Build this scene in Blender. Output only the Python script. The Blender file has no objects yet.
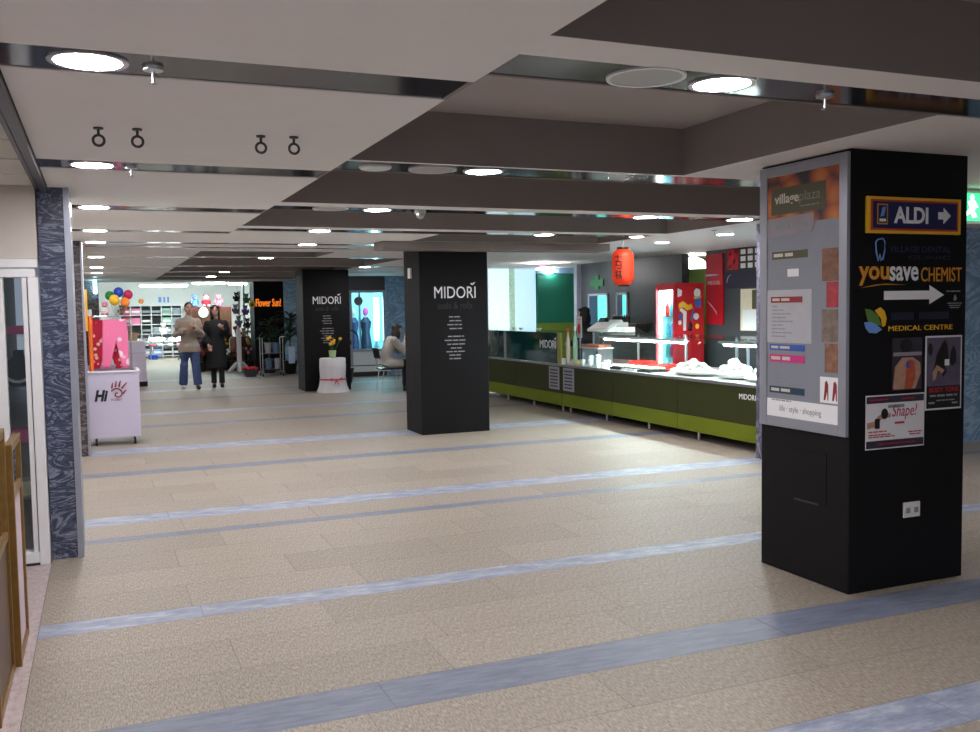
import bpy, math, random
from mathutils import Vector, Matrix
random.seed(7)
S = bpy.context.scene
COL = S.collection
# ---------------------------------------------------------------- camera
yaw, pitch, roll = 0.39566, -0.061844, -0.01566
fw = Vector((math.sin(yaw)*math.cos(pitch), math.cos(yaw)*math.cos(pitch), math.sin(pitch)))
rt = Vector((math.cos(yaw), -math.sin(yaw), 0)); up = rt.cross(fw)
rt2 = rt*math.cos(roll) + up*math.sin(roll); up2 = up*math.cos(roll) - rt*math.sin(roll)
cd = bpy.data.cameras.new('camera'); cd.sensor_fit = 'HORIZONTAL'; cd.sensor_width = 36; cd.lens = 933.5/980*36
cd.clip_start = 0.05; cd.clip_end = 200
cam = bpy.data.objects.new('camera', cd); COL.objects.link(cam)
mt = Matrix((rt2, up2, -fw)).transposed().to_4x4(); mt.translation = Vector((0, 0, 1.6)); cam.matrix_world = mt
S.camera = cam
# ---------------------------------------------------------------- world, exposure
w = bpy.data.worlds.new('world'); S.world = w; w.use_nodes = True
bg = w.node_tree.nodes['Background']; bg.inputs[0].default_value = (0.72, 0.80, 1.0, 1); bg.inputs[1].default_value = 0.30
S.view_settings.view_transform = 'Standard'; S.view_settings.look = 'None'
S.view_settings.gamma = 1; S.view_settings.use_curve_mapping = False
S.view_settings.exposure = 0.15
LAMP = 172.0            # radiance of a downlight lens
H = 2.42               # soffit height

# ---------------------------------------------------------------- helpers
class G:
    def __init__(s): s.v = []; s.f = []
    def add(s, vs, fs):
        o = len(s.v); s.v += [tuple(p) for p in vs]; s.f += [tuple(i+o for i in f) for f in fs]; return s
    def box(s, x0, x1, y0, y1, z0, z1):
        if x0 > x1: x0, x1 = x1, x0
        if y0 > y1: y0, y1 = y1, y0
        if z0 > z1: z0, z1 = z1, z0
        return s.add([(x0,y0,z0),(x1,y0,z0),(x1,y1,z0),(x0,y1,z0),(x0,y0,z1),(x1,y0,z1),(x1,y1,z1),(x0,y1,z1)],
                     [(0,3,2,1),(4,5,6,7),(0,1,5,4),(1,2,6,5),(2,3,7,6),(3,0,4,7)])
    def tube(s, pts, r, n=8, cap=True):
        pts = [Vector(p) for p in pts]; rs = r if isinstance(r, (list, tuple)) else [r]*len(pts)
        vs = []; fs = []
        for i, p in enumerate(pts):
            t = (pts[min(i+1, len(pts)-1)] - pts[max(i-1, 0)]).normalized()
            a = t.cross(Vector((0, 0, 1)))
            if a.length < 1e-3: a = t.cross(Vector((0, 1, 0)))
            a.normalize(); b = t.cross(a)
            for k in range(n):
                q = 2*math.pi*k/n; vs.append(p + (a*math.cos(q) + b*math.sin(q))*rs[i])
        for i in range(len(pts)-1):
            for k in range(n):
                k2 = (k+1) % n; fs.append((i*n+k, i*n+k2, (i+1)*n+k2, (i+1)*n+k))
        if cap: fs += [tuple(range(n))[::-1], tuple(range((len(pts)-1)*n, len(pts)*n))]
        return s.add(vs, fs)
    def lathe(s, prof, c=(0,0,0), n=16, capb=True, capt=True):
        vs = []; fs = []
        for r, z in prof:
            for k in range(n):
                q = 2*math.pi*k/n; vs.append((c[0]+r*math.cos(q), c[1]+r*math.sin(q), c[2]+z))
        for i in range(len(prof)-1):
            for k in range(n):
                k2 = (k+1) % n; fs.append((i*n+k, i*n+k2, (i+1)*n+k2, (i+1)*n+k))
        if capb: fs.append(tuple(range(n))[::-1])
        if capt: fs.append(tuple(range((len(prof)-1)*n, len(prof)*n)))
        return s.add(vs, fs)
    def ell(s, c, r, n=12, m=8):
        if not isinstance(r, (list, tuple)): r = (r, r, r)
        vs = [(c[0], c[1], c[2]-r[2])]; fs = []
        for i in range(1, m):
            a = -math.pi/2 + math.pi*i/m
            for k in range(n):
                q = 2*math.pi*k/n; vs.append((c[0]+r[0]*math.cos(a)*math.cos(q), c[1]+r[1]*math.cos(a)*math.sin(q), c[2]+r[2]*math.sin(a)))
        vs.append((c[0], c[1], c[2]+r[2])); T = len(vs)-1
        for k in range(n):
            k2 = (k+1) % n; fs.append((0, 1+k2, 1+k)); fs.append((T, T-n+k, T-n+k2))
            for i in range(m-2): fs.append((1+i*n+k, 1+i*n+k2, 1+(i+1)*n+k2, 1+(i+1)*n+k))
        return s.add(vs, fs)
    def prism(s, poly, ax, a, b):      # polygon in the two other axes, extruded along ax from a to b
        n = len(poly)
        def P(u, v, t): return {'x': (t, u, v), 'y': (u, t, v), 'z': (u, v, t)}[ax]
        return s.add([P(u, v, a) for u, v in poly] + [P(u, v, b) for u, v in poly],
                     [tuple(range(n)), tuple(range(n, 2*n))[::-1]] + [(i, i+n, (i+1) % n + n, (i+1) % n) for i in range(n)])
    def torus(s, c, R, r, ax='z', n=20, m=8):
        vs = []; fs = []
        for i in range(n):
            a = 2*math.pi*i/n
            for k in range(m):
                q = 2*math.pi*k/m; u = (R+r*math.cos(q))*math.cos(a); v = (R+r*math.cos(q))*math.sin(a); t = r*math.sin(q)
                d = {'z': (u, v, t), 'y': (u, t, v), 'x': (t, u, v)}[ax]; vs.append((c[0]+d[0], c[1]+d[1], c[2]+d[2]))
        for i in range(n):
            for k in range(m):
                i2 = (i+1) % n; k2 = (k+1) % m; fs.append((i*m+k, i2*m+k, i2*m+k2, i*m+k2))
        return s.add(vs, fs)

LOC = {}
def wloc(o): return LOC.get(o.name, Vector((0, 0, 0))) if o else Vector((0, 0, 0))
def tag(o, label=None, cat=None, group=None, kind=None):
    if label: o['label'] = label
    if cat: o['category'] = cat
    if group: o['group'] = group
    if kind: o['kind'] = kind
    return o
def thing(name, label, cat, loc, rotz=0, group=None):
    o = bpy.data.objects.new(name, None); COL.objects.link(o); o.empty_display_size = 0.1
    o.location = loc; o.rotation_euler = (0, 0, rotz); LOC[o.name] = Vector(loc)
    return tag(o, label, cat, group)
def meshobj(name, me, mat, parent=None, smooth=False):
    if mat: me.materials.clear(); me.materials.append(mat)
    o = bpy.data.objects.new(name, me); COL.objects.link(o)
    if parent: o.parent = parent; LOC[o.name] = Vector((0, 0, 0)) if parent.get('_local') else wloc(parent)
    if smooth:
        for p in me.polygons: p.use_smooth = True
        if smooth != 'all': me.set_sharp_from_angle(angle=math.radians(40))
    return o
def part(name, g, mat, parent=None, smooth=False, local=False, bevel=0):
    """world-coordinate geometry -> one mesh object under parent (parent must be unrotated unless local)"""
    off = Vector((0, 0, 0)) if (local or not parent) else wloc(parent)
    me = bpy.data.meshes.new(name); me.from_pydata([tuple(Vector(p)-off) for p in g.v], [], g.f); me.update()
    bm_fix(me)
    o = meshobj(name, me, mat, parent, smooth)
    if local: LOC[o.name] = Vector((0, 0, 0))
    if bevel:
        b = o.modifiers.new('bevel', 'BEVEL'); b.width = bevel; b.segments = 2; b.limit_method = 'ANGLE'; b.angle_limit = math.radians(40)
    return o
def bm_fix(me):
    import bmesh
    bm = bmesh.new(); bm.from_mesh(me); bmesh.ops.recalc_face_normals(bm, faces=bm.faces); bm.to_mesh(me); bm.free()
def solo(name, g, mat, label, cat, group=None, smooth=False, bevel=0, kind=None):
    """a thing that is one mesh: origin at the middle of its base"""
    xs, ys, zs = zip(*g.v); c = Vector(((min(xs)+max(xs))/2, (min(ys)+max(ys))/2, min(zs)))
    g2 = G(); g2.v = [tuple(Vector(p)-c) for p in g.v]; g2.f = g.f
    o = part(name, g2, mat, None, smooth, bevel=bevel); o.location = c; LOC[o.name] = c
    return tag(o, label, cat, group, kind)
def struct(name, g, mat, smooth=False, bevel=0):
    o = part(name, g, mat, None, smooth, bevel=bevel); LOC[o.name] = Vector((0, 0, 0)); o['kind'] = 'structure'; return o
def copy_tree(o, parent=None):
    c = o.copy(); COL.objects.link(c); c.parent = parent
    for ch in list(o.children): copy_tree(ch, c)
    return c
_FC = {}
def text(name, s, mat, parent, facing, plane, u0, u1, z0, z1, depth=0.002, bold=0.0, shear=0.0, keep=False):
    """lettering fitted to a box on a wall plane; facing '-Y' (u = X) or '-X' (u0 = left edge Y, u1 = right edge Y)"""
    fc = bpy.data.curves.new(name, 'FONT'); fc.body = s; fc.offset = bold; fc.shear = shear; fc.resolution_u = 3
    ob = bpy.data.objects.new(name, fc); COL.objects.link(ob)
    dg = bpy.context.evaluated_depsgraph_get(); me = bpy.data.meshes.new_from_object(ob.evaluated_get(dg))
    bpy.data.objects.remove(ob); bpy.data.curves.remove(fc)
    xs = [v.co.x for v in me.vertices]; ys = [v.co.y for v in me.vertices]
    ax, bx, ay, by = min(xs), max(xs), min(ys), max(ys)
    vs = [((v.co.x-ax)/(bx-ax), (v.co.y-ay)/(by-ay)) for v in me.vertices]
    fs = [tuple(p.vertices) for p in me.polygons]; n = len(vs); bpy.data.meshes.remove(me)
    # extrude: front copy + rim from boundary edges
    cnt = {}
    for f in fs:
        for i in range(len(f)):
            e = (f[i], f[(i+1) % len(f)]); cnt[tuple(sorted(e))] = cnt.get(tuple(sorted(e)), []) + [e]
    def P(a, b, d):
        u = u0+(u1-u0)*a; z = z0+(z1-z0)*b
        return (u, plane-d, z) if facing == '-Y' else (plane-d, u, z)
    g = G(); g.v = [P(a, b, depth) for a, b in vs] + [P(a, b, 0) for a, b in vs]
    g.f = [f for f in fs] + [(e[0][1], e[0][0], e[0][0]+n, e[0][1]+n) for e in cnt.values() if len(e) == 1]
    return part(name, g, mat, parent)
def flat(name, poly, mat, parent, facing, plane, d=0.002):
    """thin printed or cut-out shape on a wall plane: poly of (u, z)"""
    g = G(); g.prism(poly, 'y' if facing == '-Y' else 'x', plane, plane-d); return part(name, g, mat, parent)
def rect(u0, u1, z0, z1): return [(u0, z0), (u1, z0), (u1, z1), (u0, z1)]
def oval(u, z, a, b, n=14, t=0): return [(u+a*math.cos(q)*math.cos(t)-b*math.sin(q)*math.sin(t), z+a*math.cos(q)*math.sin(t)+b*math.sin(q)*math.cos(t)) for q in [2*math.pi*k/n for k in range(n)]]
def dashes(name, lines, mat, parent, facing, plane, d=0.0015):
    """rows of unreadably small print: each row (u0, u1, z, height) broken into word-long dashes"""
    g = G(); rnd = random.Random(3)
    for u0, u1, z, hh in lines:
        sg = 1 if u1 > u0 else -1; u = u0
        while (u1-u)*sg > hh*0.8:
            L = min(abs(u1-u), hh*rnd.uniform(1.6, 4.2)); g.prism(rect(u, u+sg*L, z, z+hh*0.55), 'y' if facing == '-Y' else 'x', plane, plane-d); u += sg*(L+hh*0.5)
    return tag(part(name, g, mat, parent), kind='stuff')
def skin(name, pts, edges, mat, parent, sub=2):
    me = bpy.data.meshes.new(name); me.from_pydata([p[:3] for p in pts], edges, [])
    ob = bpy.data.objects.new(name, me); COL.objects.link(ob)
    ob.modifiers.new('skin', 'SKIN'); sv = me.skin_vertices[0].data
    for i, p in enumerate(pts): sv[i].radius = (p[3], p[4] if len(p) > 4 else p[3]); sv[i].use_root = (i == 0)
    m = ob.modifiers.new('sub', 'SUBSURF'); m.levels = sub; m.render_levels = sub
    dg = bpy.context.evaluated_depsgraph_get(); out = bpy.data.meshes.new_from_object(ob.evaluated_get(dg))
    bpy.data.objects.remove(ob); out.name = name
    return meshobj(name, out, mat, parent, 'all')

# ---------------------------------------------------------------- materials
def mat(name, col, rough=0.5, metal=0.0, var=0.12, scale=12.0, emit=0.0, ecol=None, ior=1.45, trans=0.0, alpha=1.0, bump=0.0, stretch=(1,1,1), coat=0.0, rnd=0.0):
    m = bpy.data.materials.new(name); m.use_nodes = True; nt = m.node_tree; b = nt.nodes['Principled BSDF']
    b.inputs['Roughness'].default_value = rough; b.inputs['Metallic'].default_value = metal; b.inputs['IOR'].default_value = ior
    b.inputs['Transmission Weight'].default_value = trans; b.inputs['Alpha'].default_value = alpha; b.inputs['Coat Weight'].default_value = coat
    tc = nt.nodes.new('ShaderNodeTexCoord'); mp = nt.nodes.new('ShaderNodeMapping'); mp.inputs['Scale'].default_value = stretch
    nz = nt.nodes.new('ShaderNodeTexNoise'); nz.inputs['Scale'].default_value = scale; nz.inputs['Detail'].default_value = 4
    nt.links.new(tc.outputs['Object'], mp.inputs[0]); nt.links.new(mp.outputs[0], nz.inputs['Vector'])
    mx = nt.nodes.new('ShaderNodeMix'); mx.data_type = 'RGBA'
    mx.inputs[6].default_value = (*[c*(1-var) for c in col], 1); mx.inputs[7].default_value = (*[min(1, c*(1+var)) for c in col], 1)
    nt.links.new(nz.outputs[0], mx.inputs[0]); out = mx.outputs[2]
    if rnd:
        oi = nt.nodes.new('ShaderNodeObjectInfo'); mr = nt.nodes.new('ShaderNodeMapRange'); mr.inputs[3].default_value = 1-rnd; mr.inputs[4].default_value = 1+rnd
        nt.links.new(oi.outputs['Random'], mr.inputs[0]); hv = nt.nodes.new('ShaderNodeHueSaturation'); nt.links.new(mr.outputs[0], hv.inputs['Value']); nt.links.new(out, hv.inputs['Color']); out = hv.outputs[0]
    nt.links.new(out, b.inputs['Base Color'])
    if bump:
        bp = nt.nodes.new('ShaderNodeBump'); bp.inputs['Strength'].default_value = bump; bp.inputs['Distance'].default_value = 0.01
        nt.links.new(nz.outputs[0], bp.inputs['Height']); nt.links.new(bp.outputs[0], b.inputs['Normal'])
    if emit: b.inputs['Emission Color'].default_value = (*(ecol or col), 1); b.inputs['Emission Strength'].default_value = emit
    return m
def ramp(m, stops, tex, tval='Fac', **inp):
    """replace the colour of material m by a procedural texture through a colour ramp"""
    nt = m.node_tree; b = nt.nodes['Principled BSDF']; t = nt.nodes.new(tex)
    for k, v in inp.items():
        if k.startswith('p_'): setattr(t, k[2:], v)
        else: t.inputs[k].default_value = v
    mp = [n for n in nt.nodes if n.bl_idname == 'ShaderNodeMapping'][0]; nt.links.new(mp.outputs[0], t.inputs['Vector'])
    r = nt.nodes.new('ShaderNodeValToRGB'); els = r.color_ramp.elements
    while len(els) < len(stops): els.new(0.5)
    for e, (p, c) in zip(els, stops): e.position = p; e.color = (*c, 1)
    nt.links.new(t.outputs[tval], r.inputs[0])
    for l in list(b.inputs['Base Color'].links): nt.links.remove(l)
    nt.links.new(r.outputs[0], b.inputs['Base Color']); return r
M = {}
def D(k, *a, **kw): M[k] = mat(k, *a, **kw); return M[k]
D('ceiling_paint', (.86,.835,.82), .75, var=.03, scale=4)
D('coffer_dark', (.27,.238,.225), .7, var=.05, scale=4); D('coffer_top', (.46,.42,.405), .7, var=.05, scale=4)  # darker brown for coffer sides and dropped beam, lighter tone for coffer tops
D('strip_gloss', (.028,.028,.038), .11, ior=1.42, var=.1)
D('lens', (1,1,1), .4, emit=LAMP, ecol=(1,.965,.98), var=0)
D('rim', (.55,.54,.56), .3, metal=.6)
D('white_plastic', (.75,.75,.74), .4)
D('grille_white', (.5,.49,.48), .6, var=.2, scale=300)
D('dark_metal', (.06,.06,.065), .35, metal=.5)
D('steel', (.55,.56,.58), .28, metal=.9)
D('aluminium', (.34,.36,.43), .4, metal=.4)
D('track', (.09,.085,.1), .4, metal=.4)
D('acoustic', (.66,.62,.56), .9, scale=90, var=.08)
D('grout', (.24,.21,.19), .8)
D('black_panel', (.007,.0065,.008), .6, var=.15, scale=3, ior=1.25)
D('black_face', (.005,.005,.006), .5, var=.15, scale=3, ior=1.25)
D('plaster', (.62,.57,.52), .85, var=.04)
D('white_paint', (.8,.8,.82), .4, var=.03)
D('white_wall', (.82,.84,.84), .7, var=.03)
D('olive', (.034,.040,.011), .45, var=.08, scale=3, ior=1.25)
D('lime', (.14,.18,.010), .45, var=.08, scale=3, ior=1.25)
D('teal_glass', (.006,.050,.052), .07, ior=1.5)
D('green_wall', (.010,.15,.095), .5, var=.1, scale=2)
D('lime_wall', (.16,.24,.03), .6)
D('slate', (.042,.053,.058), .4, var=.2, scale=5)
D('red_sign', (.42,.006,.016), .3)
D('red_plastic', (.75,.02,.015), .3)
D('white_print', (.85,.85,.87), .5, var=.02)
D('grey_print', (.28,.28,.30), .6)
D('dim_print', (.020,.020,.026), .6)
D('black_print', (.008,.008,.009), .5)
D('orange_print', (.72,.30,.025), .5, var=.05)
D('yellow_print', (.85,.48,.02), .5, var=.05)
D('navy_print', (.012,.018,.075), .5)
D('dark_blue_print', (.009,.011,.032), .5)
D('red_print', (.45,.02,.03), .5)
D('sky_print', (.16,.32,.72), .5, var=.15, scale=40)
D('leaf_print', (.10,.22,.04), .5)
D('pale_board', (.24,.255,.30), .45, var=.05)
D('board_frame', (.30,.31,.36), .35, metal=.3, var=.05)
D('paper', (.72,.71,.74), .6, var=.03)
D('skin_print', (.45,.25,.17), .6, var=.35, scale=30)
D('brown_print', (.12,.06,.035), .6, var=.6, scale=60)
D('olive_print', (.075,.072,.03), .5)
D('grey_overlay', (.30,.27,.30), .5, var=.15, scale=10)
D('blue_bar', (.03,.10,.42), .5); D('pink_bar', (.6,.03,.22), .5); D('petrol_bar', (.012,.05,.09), .5); D('maroon_bar', (.26,.012,.02), .5)
def pane_glass(name, tint, refl):
    m = bpy.data.materials.new(name); m.use_nodes = True; nt = m.node_tree; nt.nodes.remove(nt.nodes['Principled BSDF']); o = nt.nodes['Material Output']
    tr = nt.nodes.new('ShaderNodeBsdfTransparent'); tr.inputs[0].default_value = (*tint, 1); gl = nt.nodes.new('ShaderNodeBsdfGlossy'); gl.inputs['Roughness'].default_value = .03
    lw = nt.nodes.new('ShaderNodeLayerWeight'); pw = nt.nodes.new('ShaderNodeMath'); pw.operation = 'POWER'; pw.inputs[1].default_value = 4.0; fr = nt.nodes.new('ShaderNodeMapRange'); fr.inputs[3].default_value = refl; fr.inputs[4].default_value = .5
    nt.links.new(lw.outputs['Facing'], pw.inputs[0]); nt.links.new(pw.outputs[0], fr.inputs[0]); mx = nt.nodes.new('ShaderNodeMixShader')
    nt.links.new(fr.outputs[0], mx.inputs[0]); nt.links.new(tr.outputs[0], mx.inputs[1]); nt.links.new(gl.outputs[0], mx.inputs[2]); nt.links.new(mx.outputs[0], o.inputs[0]); M[name] = m; return m
pane_glass('glass', (.93,.98,.97), .05)
D('gold', (.26,.145,.04), .35, metal=.6, var=.3, scale=25)
D('brown_wood', (.10,.045,.025), .4, var=.35, scale=8, stretch=(1,1,.15))
D('pink_fabric', (.62,.5,.56), .8, var=.1)
def marble(name, dark, mid, light, scale, stretch, rough=.18, dist=2.0):
    m = mat(name, mid, rough, stretch=stretch); mp = [n for n in m.node_tree.nodes if n.bl_idname == 'ShaderNodeMapping'][0]; mp.inputs['Rotation'].default_value = (math.radians(-28), math.radians(28), 0)
    ramp(m, [(.28,dark), (.36,mid), (.395,light), (.42,mid), (.47,dark), (.51,mid), (.53,light), (.55,dark), (.62,mid), (.645,light), (.68,mid)], 'ShaderNodeTexNoise', 'Fac', Scale=scale, Distortion=dist, Detail=5.0, Roughness=.6)
    M[name] = m; return m
marble('marble_grey', (.035,.042,.075), (.075,.09,.145), (.24,.265,.36), 2.2, (1.2,1.2,3.0), .25, 1.6)
marble('marble_brown', (.05,.04,.045), (.10,.078,.085), (.24,.20,.22), 2.0, (1.1,1.1,3.0), .25, 1.6)
marble('marble_blue', (.20,.36,.56), (.30,.50,.72), (.46,.66,.86), .9, (1,1,2.4), .25, 1.6)
marble('marble_pale', (.06,.06,.09), (.13,.13,.18), (.26,.26,.33), 4.0, (2.2,2.2,.6), .25, 1.2)
# floor stone: streaky speckle; bands: mottled blue-grey
def speckle(name, stops, scale, stretch, rough, rnd):
    m = mat(name, (.4,.36,.31), rough, stretch=stretch, rnd=0)
    r = ramp(m, stops, 'ShaderNodeTexNoise', 'Fac', Scale=scale, Detail=6.0, Roughness=.75)
    nt = m.node_tree; b = nt.nodes['Principled BSDF']; oi = nt.nodes.new('ShaderNodeObjectInfo'); mr = nt.nodes.new('ShaderNodeMapRange')
    mr.inputs[3].default_value = 1-rnd; mr.inputs[4].default_value = 1+rnd; hv = nt.nodes.new('ShaderNodeHueSaturation')
    nt.links.new(oi.outputs['Random'], mr.inputs[0]); nt.links.new(mr.outputs[0], hv.inputs['Value']); nt.links.new(r.outputs[0], hv.inputs['Color'])
    nt.links.new(hv.outputs[0], b.inputs['Base Color']); M[name] = m
speckle('tile_stone', [(.30,(.085,.062,.048)), (.43,(.235,.195,.158)), (.56,(.355,.308,.255)), (.70,(.52,.465,.39))], 40, (3.6,.75,1), .55, .07)
speckle('band_dark', [(.3,(.10,.115,.165)), (.5,(.155,.175,.24)), (.7,(.21,.235,.31))], 9, (.5,2.5,1), .48, .08)
speckle('band_light', [(.34,(.17,.20,.29)), (.50,(.27,.30,.40)), (.60,(.38,.41,.48)), (.75,(.50,.52,.57))], 5.0, (.8,2.4,1), .48, .06)
speckle('border_stone', [(.3,(.28,.22,.22)), (.5,(.45,.37,.37)), (.7,(.55,.48,.47))], 18, (2,1,1), .4, .06)
ORD = ['first','second','third','fourth','fifth','sixth','seventh','eighth','ninth','tenth','eleventh','twelfth']
# ================================================================ FLOOR
g = G().box(-2.2, 10.6, -6, 38, -0.12, -0.006)
floor = struct('floor', g, M['grout'])
BANDS = [(2.50,2.76,'band_light'), (3.53,3.82,'band_dark'), (5.05,5.26,'band_light'), (7.00,7.13,'band_dark'), (7.57,7.88,'band_light'),
         (9.86,10.10,'band_dark'), (11.40,11.82,'band_light'), (13.9,14.15,'band_dark'), (15.6,15.95,'band_light'), (18.1,18.4,'band_dark'), (20.1,20.5,'band_light'), (23.2,23.6,'band_light')]
TX0, TX1 = -0.34, 9.5
def tile_mesh(name, lx, ly, m):
    g = G().box(0, lx, 0, ly, -0.0058, 0); me = bpy.data.meshes.new(name); me.from_pydata(g.v, [], g.f); me.update(); me.materials.append(m); return me
_tm = {}
far_tiles = G(); far_dark = G(); far_light = G(); rnd = random.Random(5)
def lay(y0, y1, mname, xa, xb, L, name, off):
    x = xa - off*L
    while x < xb - 0.02:
        a = max(x, xa); b = min(x+L, xb); x += L
        if b-a < 0.05: continue
        if y1 > 12.3:
            {'tile_stone': far_tiles, 'band_dark': far_dark, 'band_light': far_light}[mname].box(a+.001, b-.001, y0+.001, y1-.001, -.0058, 0); continue
        k = (round(b-a, 3), round(y1-y0, 3), mname)
        if k not in _tm: _tm[k] = tile_mesh(name, b-a-.002, y1-y0-.002, M[mname])
        o = bpy.data.objects.new(name, _tm[k]); COL.objects.link(o); o.parent = floor; o.location = (a+.001, y0+.001, 0)
ys = [1.7] + [v for b in BANDS for v in b[:2]] + [26.0]
for i in range(0, len(ys), 2):
    a, b = ys[i], ys[i+1]; n = max(1, round((b-a)/.415))
    for k in range(n): lay(a+(b-a)*k/n, a+(b-a)*(k+1)/n, 'tile_stone', TX0, TX1, 0.99, 'floor_tile', rnd.choice((.24,.58,.9,.12,.72)))
for a, b, m in BANDS: lay(a, b, m, TX0, TX1, 1.98, 'band_slab', rnd.choice((.3,.6)))
for y in [2.0+1.2*k for k in range(5)]:
    o = part('border_slab', G().box(-0.52, TX0-.003, y, y+1.197, -.0058, 0), M['border_stone'], floor)
for nm, gg, m in (('distant_tiles', far_tiles, 'tile_stone'), ('distant_dark_bands', far_dark, 'band_dark'), ('distant_light_bands', far_light, 'band_light')):
    tag(part(nm, gg, M[m], floor), kind='stuff')
part('near_slab', G().box(-.52, 9.5, -6, 1.697, -.0058, 0), M['tile_stone'], floor)
part('shop_slab', G().box(-2.2, 9.5, 26.003, 38, -.0058, 0), M['tile_stone'], floor)
part('shop_slab', G().box(-2.2, -.523, -6, 26, -.0058, 0), M['border_stone'], floor)

# ================================================================ CEILING
XA, XS, XC, XE = -0.27, 1.29, 3.45, 6.05
g = G(); T = 0.03
Lst = [(-1.3,-1.0), (0.95,1.25), (3.20,3.50), (5.48,5.80), (7.68,8.00), (9.86,10.14), (11.46,11.74), (12.22,12.44), (14.42,14.74), (17.6,17.9), (20.0,20.3), (22.3,22.6)]
Rst = [(-1.7,-1.4,XE), (.52,.82,XE), (2.80,3.09,XE), (5.08,5.44,XE), (7.36,7.66,XE), (9.42,9.76,XE), (11.46,11.74,3.3), (12.22,12.44,3.3), (14.42,14.74,4.9), (17.2,17.5,XE), (19.6,19.9,XE), (22.0,22.3,XE)]
CO = [(-1.4,.30,XS,XC), (.82,2.58,XS,XC), (3.09,5.04,XS,XC), (5.44,7.12,XS,XE), (7.66,9.16,XS,XE), (9.76,10.79,3.5,XE), (13.0,14.3,XS,3.1), (14.74,17.1,XS,4.6), (17.5,19.5,XS,4.6), (19.9,21.9,XS,4.6), (22.3,24.2,XS,4.6)]
YMAX = 26.0; YMIN = -5.0
def rows(x0, x1, holes, slab):
    y = YMIN
    for a, b in sorted(holes):
        if a > y: slab.box(x0, x1, y, a, H, H+T)
        y = max(y, b)
    slab.box(x0, x1, y, YMAX, H, H+T)
rows(XA, XS, Lst, g)
edges = sorted({XS, XC, 3.1, 3.3, 3.5, 4.6, 4.9, XE})
for a, b in zip(edges[:-1], edges[1:]):
    holes = [(s[0], s[1]) for s in Rst if s[2] >= b-1e-6] + [(c[0], c[1]) for c in CO if c[2] <= a+1e-6 and c[3] >= b-1e-6]
    rows(a, b, holes, g)
g.box(XE, 10.6, YMIN, YMAX, H, H+T)
ceiling = struct('ceiling', g, M['ceiling_paint'])
for a, b in Lst: part('gloss_strip', G().box(XA, XS, a-.001, b+.001, H+.004, H+.02), M['strip_gloss'], ceiling)
for a, b, x1 in Rst: part('gloss_strip', G().box(XS, x1, a-.001, b+.001, H+.004, H+.02), M['strip_gloss'], ceiling)
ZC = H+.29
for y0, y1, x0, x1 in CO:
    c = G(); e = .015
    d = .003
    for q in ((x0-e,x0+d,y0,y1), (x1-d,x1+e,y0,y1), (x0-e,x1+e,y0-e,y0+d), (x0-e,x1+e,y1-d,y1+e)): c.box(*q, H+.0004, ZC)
    part('coffer_sides', c, M['coffer_dark'], ceiling); part('coffer_top', G().box(x0-e, x1+e, y0-e, y1+e, ZC, ZC+.03), M['coffer_top'], ceiling)
struct('trim_5', G().box(3.15, 6.25, 10.80, 11.2, 2.325, H-.0005), M['coffer_dark'])
struct('ceiling_slab', G().box(-2.2, 10.6, -6, 38, 3.05, 3.15), M['white_wall'])
t = G().box(-.315, -.275, YMIN, 6.66, H-.035, H+.02); t.box(-.345, -.325, YMIN, 6.66, H-.02, H+.02)
struct('trim_1', t, M['track'])
# acoustic tiles beside the track
grid = G()
gx = [-.345-.595*k for k in range(4)]; gy = [2.57+.592*k for k in range(8)]
for x in gx[1:]: grid.box(x-.008, x+.008, 2.0, 6.72, H-.006, H+.01)
for y in gy: grid.box(gx[-1], gx[0], y-.008, y+.008, H-.006, H+.01)
part('tile_grid', grid, M['white_plastic'], ceiling)
for i in range(3):
    for j in range(len(gy)-1): part('ceiling_tile', G().box(gx[i+1]+.009, gx[i]-.009, gy[j]+.009, gy[j+1]-.009, H, H+.015), M['acoustic'], ceiling)

# ================================================================ DOWNLIGHTS, SPEAKERS, SPRINKLERS
def ring(g, x, y, r0, r1, z0, z1, n=28):
    vs = []; fs = []
    for k in range(n):
        q = 2*math.pi*k/n; c, s = math.cos(q), math.sin(q)
        vs += [(x+r0*c, y+r0*s, z0), (x+r1*c, y+r1*s, z0), (x+r1*c, y+r1*s, z1), (x+r0*c, y+r0*s, z1)]
    for k in range(n):
        a = 4*k; b = 4*((k+1) % n)
        for i in range(4): fs.append((a+i, b+i, b+(i+1) % 4, a+(i+1) % 4))
    return g.add(vs, fs)
def downlight(x, y, label, r=.105, group='downlights in the ceiling'):
    H = globals()['H'] - (.004 if x > 6.05 or abs(x-5.92) < .01 or y > 16 and x > 4.6 else 0)
    t = thing('downlight', label, 'ceiling light', (x, y, H), 0, group)
    part('rim', ring(G(), x, y, r, r+.02, H-.002, H+.012), M['rim'], t, smooth=True)
    part('lens', G().lathe([(r, H+.001), (r, H+.010)], (x, y, 0), 28), M['lens'], t)
for k, y in enumerate([3.35, 5.64, 7.84, 10.0, 11.6, 14.58, 17.75]):
    downlight(0.0, y, f'{ORD[k]} lit downlight from the front in the row along the left shopfronts')
for k, (x, y) in enumerate([(2.18,2.93), (2.17,5.25), (2.15,7.50), (2.13,9.60), (2.42,11.6), (2.4,14.58)]):
    downlight(x, y, f'{ORD[k]} lit downlight from the front in the middle row between the ceiling coffers')
downlight(4.72, 7.5, 'lit downlight in the gloss strip to the right of the red lantern'); downlight(4.70, 9.6, 'lit downlight in the gloss strip above the dark green glass counter end')
downlight(5.79, 7.5, 'lit downlight against the top of the thin grey marble post', .12)
downlight(6.80, 10.4, 'lit downlight over the counter between lantern and fridge', .085); downlight(6.78, 9.05, 'lit downlight over the counter in front of the red banner', .095)
downlight(5.92, 9.6, 'lit downlight just above the red paper lantern', .08)
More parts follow.
